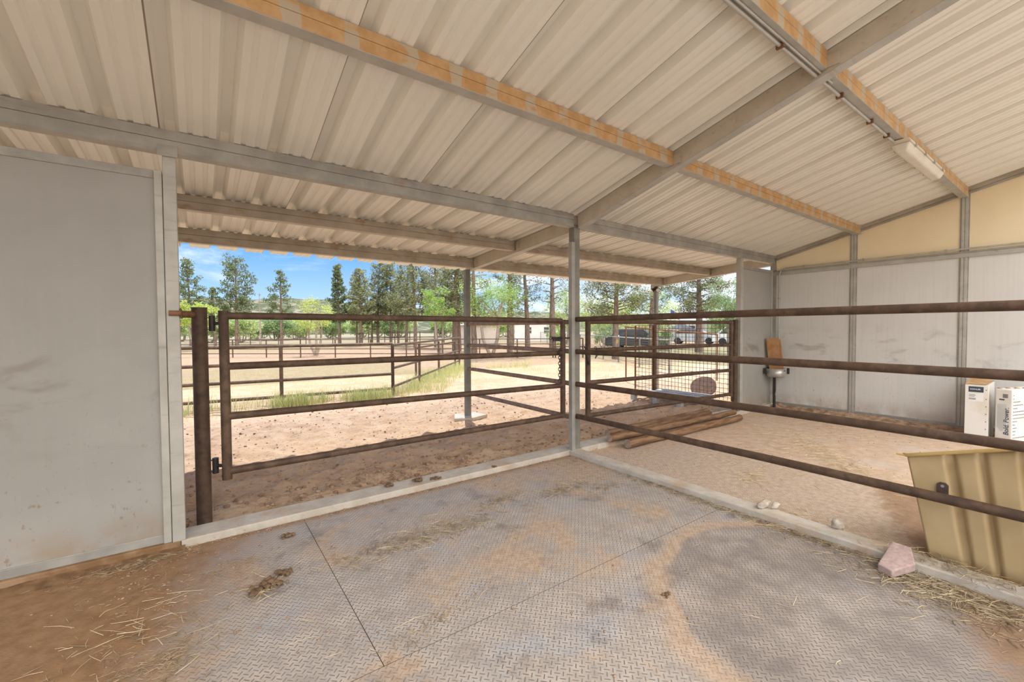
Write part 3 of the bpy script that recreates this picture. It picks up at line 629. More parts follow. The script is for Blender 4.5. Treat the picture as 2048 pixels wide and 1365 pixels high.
m = MB(); m.prism([A + wv * (.059 + .036 * math.cos(a)) + Z * (.30 + .12 * math.sin(a)) + f * .001 for a in np.linspace(0, 2 * PI, 24, endpoint=False)], f * .001); m.build('printed_oval', 'ink_pale', t)
m = MB(); rect_on(m, A, wv, Z, .065, .108, .575, .62, .0, f); m.build('picture_patch', 'ink_grey', t)
m = MB(); rect_on(m, A, wv, Z, .035, .08, .545, .56, .0, f); m.build('hand_slot', 'ink_dark', t)
text_part('Bold. Power.', .062, 'printed_text', t, A + wv * .118 + Z * .14 + f * .0015, Z, -wv, 'ink_dark', .15)
B = A + wv * W2; m = MB(); rs = random.Random(4); sd = -f; nr = wv
for k in range(15):
    x = .015
    if k == 0: continue
    while x < .30:
        l_ = rs.uniform(.012, .035); rect_on(m, B, sd, Z, x, x + l_, .64 - k * .038, .64 - k * .038 + .011, .0, nr); x += l_ + .007
        if rs.random() < .16: break
m.build('print_lines', 'ink_grey', t)
# ------------------------------------------------------------------ feeder tub
t = thing('feeder_tub', 'large tan plastic feeder tub with ribbed side behind the lower rails', 'feeder', (.4, -3.3, -.01))
Ybot = [-2.912 - .02 * i for i in range(0, 52)]
def face_x(y):      # vertical ribs pressed into the face: recesses
    r = 0
    for c_, h_ in ((-3.075, .022), (-3.19, .012), (-3.33, .022), (-3.47, .022), (-3.62, .022), (-3.76, .022)):
        r = max(r, .042 * max(0, 1 - max(0, abs(y - c_) - h_ * .5) / .016))
    return r
def topz(y): return min(.75, .605 + .31 * max(0, -2.80 - y)) if y > -3.27 else .75
ysamp = []
for i in range(140): ysamp.append(-2.912 - i * .0072)
mb = MB(); rowsN = 9; vs = []
for j in range(rowsN):
    f_ = j / (rowsN - 1)
    for i, y in enumerate(ysamp):
        a = i / (len(ysamp) - 1); yb = y; yt = -2.80 + (y + 2.912) * (1.11); yy = yb + (yt - yb) * f_; zt = topz(yt)
        rec = face_x(yb) * (1 if .03 < f_ < .9 else .2)
        vs.append((.13 - .005 * f_ + rec, yy, .0 + (zt - .0) * f_))
n = len(ysamp); fs = [(j * n + i, (j + 1) * n + i, (j + 1) * n + i + 1, j * n + i + 1) for j in range(rowsN - 1) for i in range(n - 1)]
mb.add(vs, fs, True)
# end wall (towards the yard), back and floor
def loop(f_): yb0, yt0 = -2.912, -2.80; y0 = yb0 + (yt0 - yb0) * f_; return y0
e = []
for j in range(rowsN):
    f_ = j / (rowsN - 1); y0 = loop(f_); z = .605 * f_
    e += [(.13 - .005 * f_, y0, z), (.35, y0 + .004, z * .89), (.60, y0 - .02, z * .78)]
mb.add(e, [(j * 3 + k, j * 3 + k + 1, (j + 1) * 3 + k + 1, (j + 1) * 3 + k) for j in range(rowsN - 1) for k in range(2)], True)
bk = []
for j in range(2): bk += [(.60, loop(j) - .02, .47 * j), (.60, -3.92, .55 * j)]
mb.add(bk, [(0, 1, 3, 2)]); mb.add([(.15, -2.915, .02), (.6, -2.915, .02), (.6, -3.92, .02), (.15, -3.92, .02)], [(0, 1, 2, 3)])
mb.build('body', 'feeder_plastic', t, solid=.006)
rim = [(.60, -2.815, .478), (.36, -2.79, .545), (.135, -2.785, .608)] + [(.112, y, topz(y) + .006) for y in np.linspace(-2.80, -3.95, 14)]
MB().tube(rim, .011, 10).build('rim', 'feeder_rim', t)
MB().prism([(.11, -2.80, .603), (.11, -2.748, .603), (.15, -2.748, .597), (.17, -2.80, .592)], (0, 0, .010)).build('rim_lip', 'feeder_rim', t, bevel=.003)
MB().prism([(.105, -2.935, .39), (.105, -2.985, .39), (.105, -2.985, .475), (.105, -2.972, .487), (.105, -2.948, .487), (.105, -2.935, .475)], (.009, 0, 0)).build('hanger_tab', 'strap_black', t, bevel=.002)
MB().tube([(.103, -2.96, .468), (.099, -2.96, .468)], .008, 10).build('bolt_head', 'stainless', t)
# paver, rocks, clumps
Pv = [Vector(p) for p in ((-.052, -2.775, .115), (-.05, -2.86, .112), (-.183, -2.905, .075), (-.318, -2.835, .05), (-.292, -2.765, .052))]
nrm = (Pv[1] - Pv[0]).cross(Pv[3] - Pv[0]).normalized(); nrm = nrm if nrm.z > 0 else -nrm
tag(MB().prism(Pv, -nrm * .05).build('paver_stone', 'paver_pink', at=(-.18, -2.83, .0), bevel=.007), 'broken pinkish paving stone leaning on the kerb near the tan feeder', 'stone')
tag(MB().rock((.02, -2.02, .075), (.075, .030, .026), 3, 3).rock((.07, -2.075, .07), (.05, .022, .018), 5, 3).build('white_rock', 'white_rock', at=(.03, -2.04, .05)), 'long whitish rock lying on the kerb, further from the feeder', 'rock')
tag(MB().rock((.05, -2.47, .078), (.04, .034, .034), 9, 3).build('white_rock', 'white_rock', at=(.05, -2.47, .045)), 'roundish whitish rock on the kerb next to the pink paving stone', 'rock')
for k, (x, y, z, s, lab) in enumerate(((-2.10, .09, .068, 1.0, 'first dark manure clump on the front sill, counted from the thick gate post'), (-1.86, .05, .07, 1.15, 'second dark manure clump on the front sill, the largest there'), (-1.70, .01, .064, .8, 'third dark manure clump on the front sill, smaller than its neighbour'), (-1.08, -.02, .06, .6, 'small manure clump on the front sill nearest the middle post'),
        (-2.95, -.30, .016, .9, 'small dark manure clump on the mat near the thick gate post'), (-3.13, -.86, .02, 1.4, 'matted grey-brown manure and hay clump on the mat amid straw'), (-3.03, -.78, .018, 1.1, 'dark manure smear clump beside the matted hay clump'), (-1.44, -2.18, .012, .55, 'lone dark dung pellet inside the dust ring edge'))):
    mm = MB(); r2 = random.Random(k)
    for j in range(14): mm.rock((x + r2.gauss(0, .020) * s, y + r2.gauss(0, .014) * s, z - .006 + abs(r2.gauss(0, .006)) * s), (r2.uniform(.009, .02) * s, r2.uniform(.008, .016) * s, r2.uniform(.006, .013) * s), k * 20 + j, 2, .6)
    tag(mm.build('manure_clump', 'manure', at=(x, y, z)), lab, 'manure', 'manure clumps about the stall')

# ------------------------------------------------------------------ loose straw and dirt
def blades(spots, name, mat, label, cat, n_scale=1.0, seed=1, lmin=.02, lmax=.09, wid=.0011):
    rr = random.Random(seed); m = MB()
    for (x, y, z, sx, sy, ang, cnt) in spots:
        for _ in range(int(cnt * n_scale)):
            u = rr.gauss(0, 1) * sx; v = rr.gauss(0, 1) * sy; px = x + u * math.cos(ang) - v * math.sin(ang); py = y + u * math.sin(ang) + v * math.cos(ang)
            a = rr.uniform(0, 2 * PI); L = rr.uniform(lmin, lmax) * (1.7 if rr.random() < .06 else 1); hz = z + abs(rr.gauss(0, .006)) * max(0, 1 - abs(u / (sx * 2.2))); w_ = wid * rr.uniform(.6, 1.5)
            bend = rr.uniform(-.35, .35); q0 = Vector((px, py, hz + .001)); q1 = q0 + Vector((math.cos(a), math.sin(a), rr.uniform(-.02, .09))) * L * .5; q2 = q1 + Vector((math.cos(a + bend), math.sin(a + bend), rr.uniform(-.09, .03))) * L * .5
            q1.z = max(q1.z, z + .001); q2.z = max(q2.z, z + .001)
            sd = Vector((-math.sin(a), math.cos(a), 0)) * w_; up_ = Vector((0, 0, w_ * 1.2))
            m.add([q0 - sd, q0 + sd, q0 + up_, q1 - sd, q1 + sd, q1 + up_, q2 - sd * .6, q2 + sd * .6, q2 + up_ * .6], [(0, 1, 4, 3), (1, 2, 5, 4), (2, 0, 3, 5), (3, 4, 7, 6), (4, 5, 8, 7), (5, 3, 6, 8), (0, 2, 1), (6, 7, 8)])
    return tag(m.build(name, mat), label, cat, kind='stuff')
A0 = -.62
blades([(-2.28, -.82, .0, .30, .07, .05, 420), (-1.9, -.85, .0, .2, .05, 0, 150), (-1.43, -.62, 0, .13, .05, .2, 150), (-.85, -.75, 0, .18, .06, .1, 170), (-.55, -.95, 0, .15, .05, 0, 80), (-3.72, -.12, 0, .16, .06, .1, 260), (-3.45, -.5, 0, .25, .08, 0, 120),
        (-3.6, -.95, 0, .2, .12, .4, 120), (-3.55, -1.22, 0, .1, .06, .3, 150), (-3.12, -.86, .01, .05, .03, .6, 100), (-2.55, -1.66, 0, .12, .03, .2, 50), (-.135, -1.25, 0, .035, .25, 0, 220), (-.14, -1.95, 0, .04, .28, 0, 320), (-.15, -2.4, 0, .04, .2, 0, 200), (-.2, -3.02, 0, .08, .2, .2, 700), (-.32, -3.15, 0, .12, .16, 0, 450), (-.12, -2.62, 0, .02, .15, 0, 150), (-.02, -3.05, .052, .05, .15, 0, 200), (-.2, -.2, 0, .2, .06, 0, 90)],
       'straw_litter', 'straw_dark', 'dull hay litter strewn in drifts over the matted stall floor', 'straw', 1.5, 2, .012, .06)
blades([(-2.25, -.85, .004, .28, .08, .05, 45), (-.9, -.75, .004, .2, .06, .1, 30), (-3.6, -.9, .004, .22, .2, .5, 40), (-3.85, -1.2, .004, .25, .2, .5, 25), (-.14, -1.9, .004, .05, .4, 0, 60), (-.2, -3.0, .006, .1, .2, .2, 130), (-.33, -3.1, .004, .14, .2, .2, 60), (-2.2, -1.3, 0, .9, .6, 0, 35), (-1.2, -2.6, 0, .6, .6, 0, 25), (.02, -2.95, .052, .04, .15, 0, 40), (-3.12, -.88, .01, .06, .03, .6, 20)],
       'loose_straw', 'straw', 'bright loose straw stalks scattered on the mats and along the kerb', 'straw', 1, 3, .04, .14)
blades([(1.9, -1.95, 0, .5, .12, .75, 500), (2.3, -1.4, 0, .4, .25, .4, 300), (1.2, -1.6, 0, .4, .3, 0, 130), (.75, -1.6, .002, .12, .06, .3, 90), (3.2, -1.2, 0, .5, .4, 0, 260), (.2, -2.3, 0, .06, .3, 0, 120), (2.6, -.8, 0, .4, .2, 0, 160), (1.3, -.9, 0, .3, .15, 0, 90), (4.45, -.3, 0, .12, .09, 0, 320), (4.66, -1.3, .0, .04, .8, 0, 260)],
       'straw_litter', 'straw', 'pale straw strewn across the dirt floor behind the divider rails', 'straw', 1.2, 5, .03, .12)
m_sp = [(-2.75, .42, gz(-2.75, .42) + .004, .25, .08, .05, 160), (-2.2, .5, gz(-2.2, .5) + .004, .3, .07, .1, 160), (-1.2, .35, gz(-1.2, .35) + .004, .4, .08, 0, 90), (-3.3, .75, gz(-3.3, .75) + .004, .2, .1, 0, 50)]
blades(m_sp, 'straw_litter', 'straw_dark', 'trampled hay wisps on the dirt just outside the front sill', 'straw', 1, 9, .03, .09)
m = MB(); rr = random.Random(11)
for _ in range(1500):
    x = rr.uniform(-4.2, 4.4); y = rr.uniform(.2, 4.6) ** 1; s = rr.choice((.004, .005, .006, .009, .013)) * rr.uniform(.7, 1.3); m.rock((x, y, gz(x, y) + s * .35), (s * 1.2, s, s * .75), rr.random() * 99, 1, .45)
for _ in range(160):
    x = rr.gauss(-.5, 1.0); y = abs(rr.gauss(0, .35)) + .2; s = rr.uniform(.007, .020); m.rock((x, y, gz(x, y) + s * .35), (s * 1.3, s, s * .7), rr.random() * 99, 1, .45)
for _ in range(260):
    x = rr.gauss(-2.0, .8); y = abs(rr.gauss(0, .3)) + .2; s = rr.uniform(.007, .024); m.rock((x, y, gz(x, y) + s * .35), (s * 1.3, s, s * .7), rr.random() * 99, 1, .45)
tag(m.build('dirt_clods', 'clod'), 'small clods and dung scattered over the dirt yard', 'dirt', kind='stuff')
m = MB()
for _ in range(620):
    x = rr.uniform(-4.1, -.2); y = rr.uniform(-2.4, -.05); s = rr.choice((.002, .0025, .003, .005)) * rr.uniform(.7, 1.5)
    if rr.random() < .35: x = -3.8 + abs(rr.gauss(0, .4)); y = -abs(rr.gauss(0, .5)) - .05
    m.rock((x, y, s * .4), (s * 1.3, s, s * .7), rr.random() * 99, 1, .4)
for _ in range(260):
    x = rr.gauss(-2.2, .9); y = -.05 - abs(rr.gauss(0, .03)); s = rr.uniform(.003, .008); m.rock((x, y, s * .4), (s * 1.3, s, s * .7), rr.random() * 99, 1, .4)
for _ in range(300):
    x = rr.uniform(.2, 4.6); y = rr.uniform(-2.6, -.1); s = rr.uniform(.002, .006); m.rock((x, y, -.01 + s * .4), (s * 1.3, s, s * .7), rr.random() * 99, 1, .4)
tag(m.build('dirt_crumbs', 'clod'), 'fine dirt crumbs scattered over the mats and stall floor', 'dirt', kind='stuff')
# dirt drift below the tall panel
def ridge(p0, p1, side, w_, h_, seed, n=160):
    m = MB(); p0, p1, sd = Vector(p0), Vector(p1), Vector(side); vs = []; K = 6
    for i in range(n + 1):
        p = p0.lerp(p1, i / n); a = 1 + .55 * mnoise.noise(p * 3 + Vector((seed, 0, 0))) + .3 * mnoise.noise(p * 17 + Vector((seed, 4, 0)))
        for k in range(K + 1):
            f = k / K; hh = h_ * a * (1 - f) ** 1.6 + .004 * mnoise.noise((p + sd * f * w_) * 45) * (1 - f) - .004 * f
            vs.append(p + sd * f * w_ * a + Z * hh)
    m.add(vs, [(i * (K + 1) + k, (i + 1) * (K + 1) + k, (i + 1) * (K + 1) + k + 1, i * (K + 1) + k + 1) for i in range(n) for k in range(K)], True)
    e0 = [(i * (K + 1)) for i in range(n + 1)]
    return m
m = ridge((-6.5, -.043, 0), (-3.5, -.043, 0), (0, -1, 0), .12, .018, 1)
for i in range(0):
    x = -6.5 + i * .043; h_ = .030 + .012 * mnoise.noise(Vector((x * 4, 0, 0)))
    pass
tag(m.build('dirt_drift', 'drift_dirt'), 'brown dirt drifted along the foot of the tall panel wall', 'dirt', kind='stuff')
m = ridge((XR - .024, -.05, -.008), (XR - .024, -4.2, -.008), (-1, 0, 0), .17, .06, 7)
tag(m.build('dirt_drift', 'clod'), 'dark dirt and chaff drifted along the foot of the gable wall', 'dirt', kind='stuff')

# ------------------------------------------------------------------ corral fences
def fence(posts, h, zs, rp, rr_, label, mat='rusty_pipe', dz=0, base=-.06):
    t = thing('pipe_fence', label, 'fence', (*posts[0], base))
    for x, y in posts: MB().tube([(x, y, base), (x, y, h)], rp, 10).build('post', mat, t)
    for z in zs: MB().tube([(x, y, z) for x, y in posts], rr_, 8).build('rail', mat, t)
    return t
near = [(-7.5, 6.2), (-5.6, 6.0), (-3.75, 5.8), (-2.17, 5.63), (-.08, 5.43)]
f1 = fence(near, 1.09, (1.10, .775, .458, .146), .033, .030, 'nearest brown pipe fence running across the paddock behind the long gate')
f2 = fence([(-.08, 5.43), (1.22, 7.0), (2.59, 8.66), (4.78, 11.32)], 1.03, (1.07, .58, .18), .033, .029, 'brown pipe fence running away from the near corner post towards the trees')
t = thing('pipe_gate', 'small paddock gate standing ajar inside the receding fence', 'gate', (3.4, 10, 0))
tube_part('stile', [(1.95, 8.93, -.05), (1.95, 8.93, .86)], .035, t); tube_part('stile', [(4.55, 11.25, -.05), (4.55, 11.25, .93)], .03, t)
for a, b in ((.84, .91), (.42, .45)): tube_part('rail', [(1.95, 8.93, a), (4.55, 11.25, b)], .028, t)
sec = [(-.55 + 1.452 * k, 22.91 - 1.265 * k) for k in range(-6, 9)]
fence(sec, .90, (.895, .64, .40, .15), .032, .022, 'pipe fence crossing the far side of the dry paddock, green young tree behind it')
fence([(11.0, 12.9), (12.1, 11.9)], .93, (.92, .5), .035, .03, 'short pipe stub fence beside the grey-trunked leafy tree')
fence([(-4 + 2.1 * k, 43.2 - .95 * k) for k in range(12)], 1.15, (1.12, .6), .035, .025, 'distant thin pipe fence at the foot of the lone pines')
fence([(9.2 + 2.3 * k, 36.6 - .55 * k) for k in range(4)], 1.25, (1.22, .7), .04, .03, 'distant pipe fence behind the row of pine trunks')
# wire yard fence
yf = [(26.5, 32.6), (23.5, 28.0), (20.6, 23.6), (17.7, 19.2), (14.8, 14.8), (11.94, 10.4), (10.6, 8.35), (9.3, 6.3), (8.0, 4.2)]
t = thing('wire_fence', 'many-stranded wire yard fence with pipe top rail behind the big pine', 'fence', (11.94, 10.4, -.06))
for x, y in yf: MB().tube([(x, y, -.06), (x, y, 1.05)], .03, 8).build('post', 'wire', t)
MB().tube([(x, y, 1.04) for x, y in yf], .024, 8).build('top_rail', 'galvanised', t)
for k in range(12): MB().tube([(x, y, .12 + .075 * k) for x, y in yf], .0055, 5).build('wire_strand', 'wire', t)
t = thing('sign', 'small yellow warning plate tied to the wire fence', 'sign', (10.75, 8.55, .7)); MB().obox((10.72, 8.52, .86), (.11 * .545, .11 * .838, 0), (-.008, .005, 0), (0, 0, .085)).build('plate', 'sign_yellow', t); MB().tube([(10.66, 8.4, -.06), (10.66, 8.4, 1.12)], .022, 8).build('stake', 'house_white', t)

# ------------------------------------------------------------------ weeds
def weeds(spots, name, mat, label, seed, hmin, hmax, wid=.006, cat='grass'):
    rr = random.Random(seed); m = MB()
    for x, y, sx, sy, ang, cnt in spots:
        for _ in range(cnt):
            u, v = rr.gauss(0, sx), rr.gauss(0, sy); px = x + u * math.cos(ang) - v * math.sin(ang); py = y + u * math.sin(ang) + v * math.cos(ang); z = gz(px, py) - .01 if y < 9.5 and -9 < px < 13 else -.06
            h_ = rr.uniform(hmin, hmax); a = rr.uniform(0, 2 * PI); ln = rr.uniform(.1, .75) * h_; d = Vector((math.cos(a), math.sin(a), 0)); sd = Vector((-d.y, d.x, 0)) * wid * rr.uniform(.6, 1.4)
            p0 = Vector((px, py, z)); p1 = p0 + d * ln * .35 + Z * h_ * .6; p2 = p0 + d * ln + Z * h_
            m.add([p0 - sd, p0 + sd, p1 + sd * .8, p1 - sd * .8, p2], [(0, 1, 2, 3), (3, 2, 4)])
    return tag(m.build(name, mat), label, cat, kind='stuff')
ang2 = math.atan2(5.89, 4.86)
cr_ = random.Random(77); gl = []; dl = []
for k in range(46):
    f = cr_.random(); gl.append((-4.2 + 4.3 * f + cr_.gauss(0, .06), 5.80 - .42 * f - abs(cr_.gauss(.12, .28)), cr_.uniform(.05, .13), cr_.uniform(.04, .09), 0, int(cr_.uniform(14, 42))))
for k in range(16): gl.append((-2.0 + cr_.gauss(0, .25), 5.28 + cr_.gauss(0, .12), .10, .07, 0, 45)); gl.append((-.75 + cr_.gauss(0, .25), 4.95 + cr_.gauss(0, .12), .11, .08, 0, 50))
for k in range(95):
    f = cr_.random(); o_ = cr_.gauss(.22, .26); gl.append((.05 + 4.8 * f + .77 * o_, 5.5 + 5.85 * f - .63 * o_, cr_.uniform(.07, .18), cr_.uniform(.06, .12), ang2, int(cr_.uniform(20, 50))))
for k in range(12): gl.append((5.6 + cr_.gauss(0, .8), 9.9 + cr_.gauss(0, .7), .16, .12, 0, 40))
weeds(gl, 'weeds', 'weed_green', 'green weeds growing in clumps along the near pipe fences', 21, .05, .34, .0035)
for k in range(70): dl.append((cr_.uniform(-4.6, .4), 5.45 + cr_.gauss(0, .35), cr_.uniform(.08, .2), .08, 0, int(cr_.uniform(10, 26))))
for k in range(60):
    f = cr_.random(); dl.append((.2 + 4.8 * f + cr_.gauss(0, .3), 5.5 + 5.85 * f + cr_.gauss(0, .3), .15, .1, ang2, 20))
for k in range(150): dl.append((cr_.uniform(-6, 3), cr_.uniform(6, 13), .3, .2, 0, 10))
for k in range(90): dl.append((cr_.uniform(5.2, 11), cr_.uniform(3.4, 9), .2, .15, 0, 14))
weeds(dl, 'dry_grass', 'weed_dry', 'straw-coloured dry grass in the paddock and along its fences', 22, .03, .17, .003)

# ------------------------------------------------------------------ trees
def leaf_cluster(m, c, r, cnt, size, rr, flat=1.0):
    cnt = int(cnt * FINE * FINE * .8); size = size / FINE
    for _ in range(cnt):
        d = Vector((rr.gauss(0, 1), rr.gauss(0, 1), rr.gauss(0, 1) * flat)); d = d * (r * rr.random() ** .4 / max(d.length, 1e-3)); p = c + d
        a = Vector((rr.gauss(0, 1), rr.gauss(0, 1), rr.gauss(0, 1))).normalized(); b = a.orthogonal().normalized(); s = size * rr.uniform(.6, 1.35)
        m.add([p - a * s, p + b * s * .55, p + a * s, p - b * s * .55], [(0, 1, 2, 3)])
FINE = 1.5
def pine(name_, label, loc, h, cb, rad, seed, tr=.14, leafm='needles_dark', dens=1.0, size=.15, gap=.0, shape=1.0, up=.35, cat='tree', group=None, bend=.0):
    rr = random.Random(seed); t = thing(name_, label, cat, loc, group); x, y, z = loc; m = MB(); lf = MB(); pts = []; rads = []
    bx, by = rr.uniform(-.03, .03) * h + bend, rr.uniform(-.02, .02) * h
    for i in range(9):
        f = i / 8; pts.append(Vector((x + bx * f * f + rr.uniform(-.02, .02), y + by * f * f, z + h * .98 * f))); rads.append(tr * (1 - .88 * f) + .008)
    m.tube(pts, rads, 9)
    def tp(f): i = min(7, int(f * 8)); return pts[i].lerp(pts[i + 1], f * 8 - i)
    nb = int((26 + 10 * dens) * (h - cb) / 5)
    for i in range(nb):
        f = (i + rr.random() * .8) / nb; zf = (cb + (h - cb) * f) / h; prof = (1 - f) ** .62 * (0.5 + .5 * min(1, f * 4 + .3)) * shape + (1 - shape) * .55
        L = rad * max(.16, prof) * rr.uniform(.6, 1.22); a = i * 2.4 + rr.uniform(-.5, .5); p0 = tp(min(.99, zf)); d = Vector((math.cos(a), math.sin(a), 0))
        rise = up * rr.uniform(.4, 1.4) * (1 - .2 * f); p1 = p0 + d * L * .5 + Z * L * rise * .3; p2 = p0 + d * L + Z * L * rise
        m.tube([p0, p1, p2], [max(.010, tr * .26 * (1 - f * .7)), .012, .005], 5, False)
        k = max(2, int(L / .28))
        for j in range(k):
            g = .38 + .62 * (j + .6) / k
            if rr.random() < gap: continue
            c = (p0.lerp(p1, g * 2) if g < .5 else p1.lerp(p2, g * 2 - 1)) + Vector((rr.gauss(0, .06), rr.gauss(0, .06), rr.gauss(0, .05) + .04)) * rad * .5
            leaf_cluster(lf, c, .11 * rad + .12, int(13 * dens), size, rr, .75)
    leaf_cluster(lf, tp(.99), .16, int(12 * dens), size, rr, 1.4)
    m.build('trunk', 'trunk_bark', t); lf.build('foliage', leafm, t); return t
def leafy(name_, label, loc, h, cb, rad, seed, leafm, trunks=2, size=.11, clumps=40, per=45, tr=.07, bark='trunk_grey', flat=.8, cat='tree', group=None):
    rr = random.Random(seed); t = thing(name_, label, cat, loc, group); x, y, z = loc; m = MB(); lf = MB(); tips = []
    for k in range(trunks):
        a = 2 * PI * k / trunks + rr.random(); p0 = Vector((x, y, z)) + Vector((math.cos(a), math.sin(a), 0)) * (.04 if trunks > 1 else 0); p1 = p0 + Vector((math.cos(a) * rad * .22, math.sin(a) * rad * .22, max(.25, cb * .7))); p2 = Vector((x + math.cos(a) * rad * .38, y + math.sin(a) * rad * .38, z + cb + (h - cb) * .45))
        m.tube([p0, p1, p2], [tr, tr * .8, tr * .4], 8)
        for j in range(5):
            b = rr.uniform(0, 2 * PI); q_ = p1.lerp(p2, rr.uniform(.2, 1)); e = Vector((x + math.cos(b) * rad * rr.uniform(.3, .85), y + math.sin(b) * rad * rr.uniform(.3, .85), z + cb + (h - cb) * rr.uniform(.25, .9))); m.tube([q_, q_.lerp(e, .5) + Z * .08, e], [tr * .35, tr * .22, .006], 5, False); tips.append(e)
    cz = z + cb + (h - cb) * .5; hz = (h - cb) * .5
    for k in range(clumps):
        d = Vector((rr.gauss(0, 1), rr.gauss(0, 1), rr.gauss(0, 1))); d.normalize(); s = rr.random() ** .35
        c = Vector((x + d.x * rad * s * .9, y + d.y * rad * s * .9, cz + d.z * hz * s * .9)) if k >= len(tips) else tips[k]
        leaf_cluster(lf, c, rad * rr.uniform(.16, .30), per, size, rr, flat)
    m.build('trunk', bark, t); lf.build('foliage', leafm, t); return t
G0 = -.06
GA = 'lone pines beyond the far fence'
pine('pine_tree', 'tall pine half hidden by the pale jamb, above the lime green tree', (-4.12, 48.6, G0), 8.4, 1.7, 1.9, 31, .16, dens=1.1, gap=.12)
pine('pine_tree', 'short dark pine between gate post and gate, in front of the hill', (-2.29, 45.1, G0), 5.4, 1.9, 1.15, 32, .12, dens=1.0, gap=.1)
pine('pine_tree', 'broad-crowned tall pine with open upswept boughs against the blue sky', (-.6, 45.1, G0), 8.3, 2.7, 2.35, 33, .17, dens=1.35, gap=.22, shape=.45, up=.65)
pine('pine_tree', 'slim pine between bare trunk and young green tree, mid-height', (2.95, 43.4, G0), 7.3, 2.9, 1.5, 35, .15, dens=1.05, gap=.15, up=.2)
pine('pine_tree', 'narrow dense dark pine beside the young green tree', (7.25, 39.1, G0), 7.6, 2.0, 1.2, 36, .16, dens=1.7, gap=.02, up=.6)
t = thing('bare_tree', 'bare dead tree trunk between two lone pines', 'tree', (1.18, 43.4, G0)); rr = random.Random(5); m = MB(); m.tube([(1.18, 43.4, G0), (1.2, 43.4, 2.5), (1.16, 43.4, 5.0)], [.1, .07, .015], 8)
for k in range(22):
    z = rr.uniform(1.8, 4.8); a = rr.uniform(0, 6.28); L = rr.uniform(.25, .8) * (1.2 - z / 6); m.tube([(1.19, 43.4, z), (1.19 + math.cos(a) * L, 43.4 + math.sin(a) * L, z + L * .7)], [.022, .006], 5, False)
m.build('trunk', 'trunk_grey', t)
leafy('young_tree', 'small leafy lime green tree with forked trunk inside the far paddock fence', (2.01, 23.4, G0), 3.45, .95, 1.2, 41, 'leaf_lime', 3, .06, 46, 34, .08)
leafy('lime_tree', 'lime green shrubby tree right beside the pale jamb post', (-3.6, 36.5, G0), 3.9, 1.3, 1.5, 42, 'leaf_lime', 2, .12, 34, 50, .09)
row = [(9.85, 42.5, 6.9, 2.0, 1.2, 1), (8.84, 37.6, 7.2, 2.2, 1.15, 0), (11.49, 40.8, 8.4, 2.2, 1.5, 0), (12.5, 39.8, 8.6, 2.6, 1.6, 0), (11.99, 34.4, 8.3, 2.1, 1.55, 0), (10.75, 29.5, 8.0, 2.4, 1.35, 0), (11.03, 41.3, 4.6, 1.4, .9, 1), (12.49, 37.7, 4.6, 1.7, .9, 1)]
rl = ['olive pine starting the dense row, first beyond the narrow dark pine', 'spire-topped pine second in the dense row beyond the far fence', 'tall pine third in the dense row beyond the far fence', 'tall pine fourth in the dense row, pale straight trunk', 'large pine fifth in the dense row, nearer than the others', 'dark-trunked nearest pine ending the dense row', 'small young pine tucked low between the second and third row pines', 'small young pine tucked low behind the fifth row pine']
for i, (x, y, h_, cb, r_, s_) in enumerate(row): pine('pine_tree', rl[i], (x, y, G0), h_, cb, r_ * 1.3, 50 + i, .15 if not s_ else .11, 'needles_olive', 1.5 if i != 5 else 1.1, .15, .05 if i != 5 else .15, .65, group='row of pines')
GB = 'big pines by the yard'
FINE = 1.8
pine('pine_tree', 'broad dark pine rising behind the bright leafy tree, beside slim awning post', (12.34, 29.0, G0), 8.1, 2.5, 2.3, 61, .17, 'needles_olive', 1.6, .13, .05, .6, group=GB)
pine('pine_tree', 'dense tall pine filling the gap just before the slim awning post', (9.9, 21.2, G0), 7.4, 1.9, 2.1, 62, .2, 'needles_olive', 1.7, .13, .05, .6, group=GB)
pine('pine_tree', 'dark pine directly behind the slim awning post', (10.9, 22.5, G0), 7.4, 2.0, 1.6, 63, .17, 'needles_dark', 1.2, .13, .1, .7, group=GB)
pine('pine_tree', 'pine whose trunk stands just past the slim awning post', (8.27, 16.07, G0), 6.2, 2.3, 1.3, 64, .17, 'needles_dark', .8, .11, .25, .7, group=GB)
pine('pine_tree', 'tall pine behind the bright multi-trunk tree, first of a close pair', (11.34, 17.15, G0), 7.0, 2.3, 1.5, 65, .17, 'needles_dark', 1.1, .12, .15, .7, group=GB)
pine('pine_tree', 'slim pine standing close behind another trunk near the wire fence', (14.8, 21.6, G0), 7.0, 2.5, 1.0, 66, .11, 'needles_dark', 1.0, .12, .2, group=GB)
pine('pine_tree', 'bare-trunked pine with slightly leaning trunk before the white house', (15.74, 21.09, G0), 8.6, 2.6, 1.9, 67, .2, 'needles_dark', .8, .13, .35, .6, group=GB, bend=-.35)
pine('pine_tree', 'thick straight bare-trunked pine next to the middle post', (17.05, 19.86, G0), 9.0, 3.2, 2.0, 68, .24, 'needles_dark', .6, .13, .45, .6, group=GB)
FINE = 2.3
pine('pine_tree', 'big thick-trunked pine with wide low boughs behind the chained gate', (12.62, 10.25, G0), 6.0, 1.75, 2.1, 69, .165, 'needles_olive', 2.4, .11, .12, .35, .4, group=GB)
pine('pine_tree', 'slender dark pine beside the security lamp post', (18.26, 12.4, G0), 6.4, 2.3, 1.6, 70, .15, 'needles_dark', 1.0, .11, .2, .6, group=GB)
pine('pine_tree', 'full olive pine seen between mesh panel and narrow panel', (20.8, 10.87, G0), 6.6, 2.2, 2.3, 71, .24, 'needles_olive', 1.7, .13, .05, .5, group=GB)
FINE = 1.35
leafy('leafy_tree', 'bright green leafy tree before the dense pines', (7.74, 18.98, G0), 4.2, 1.2, 1.05, 81, 'leaf_bright', 2, .06, 48, 55, .09)
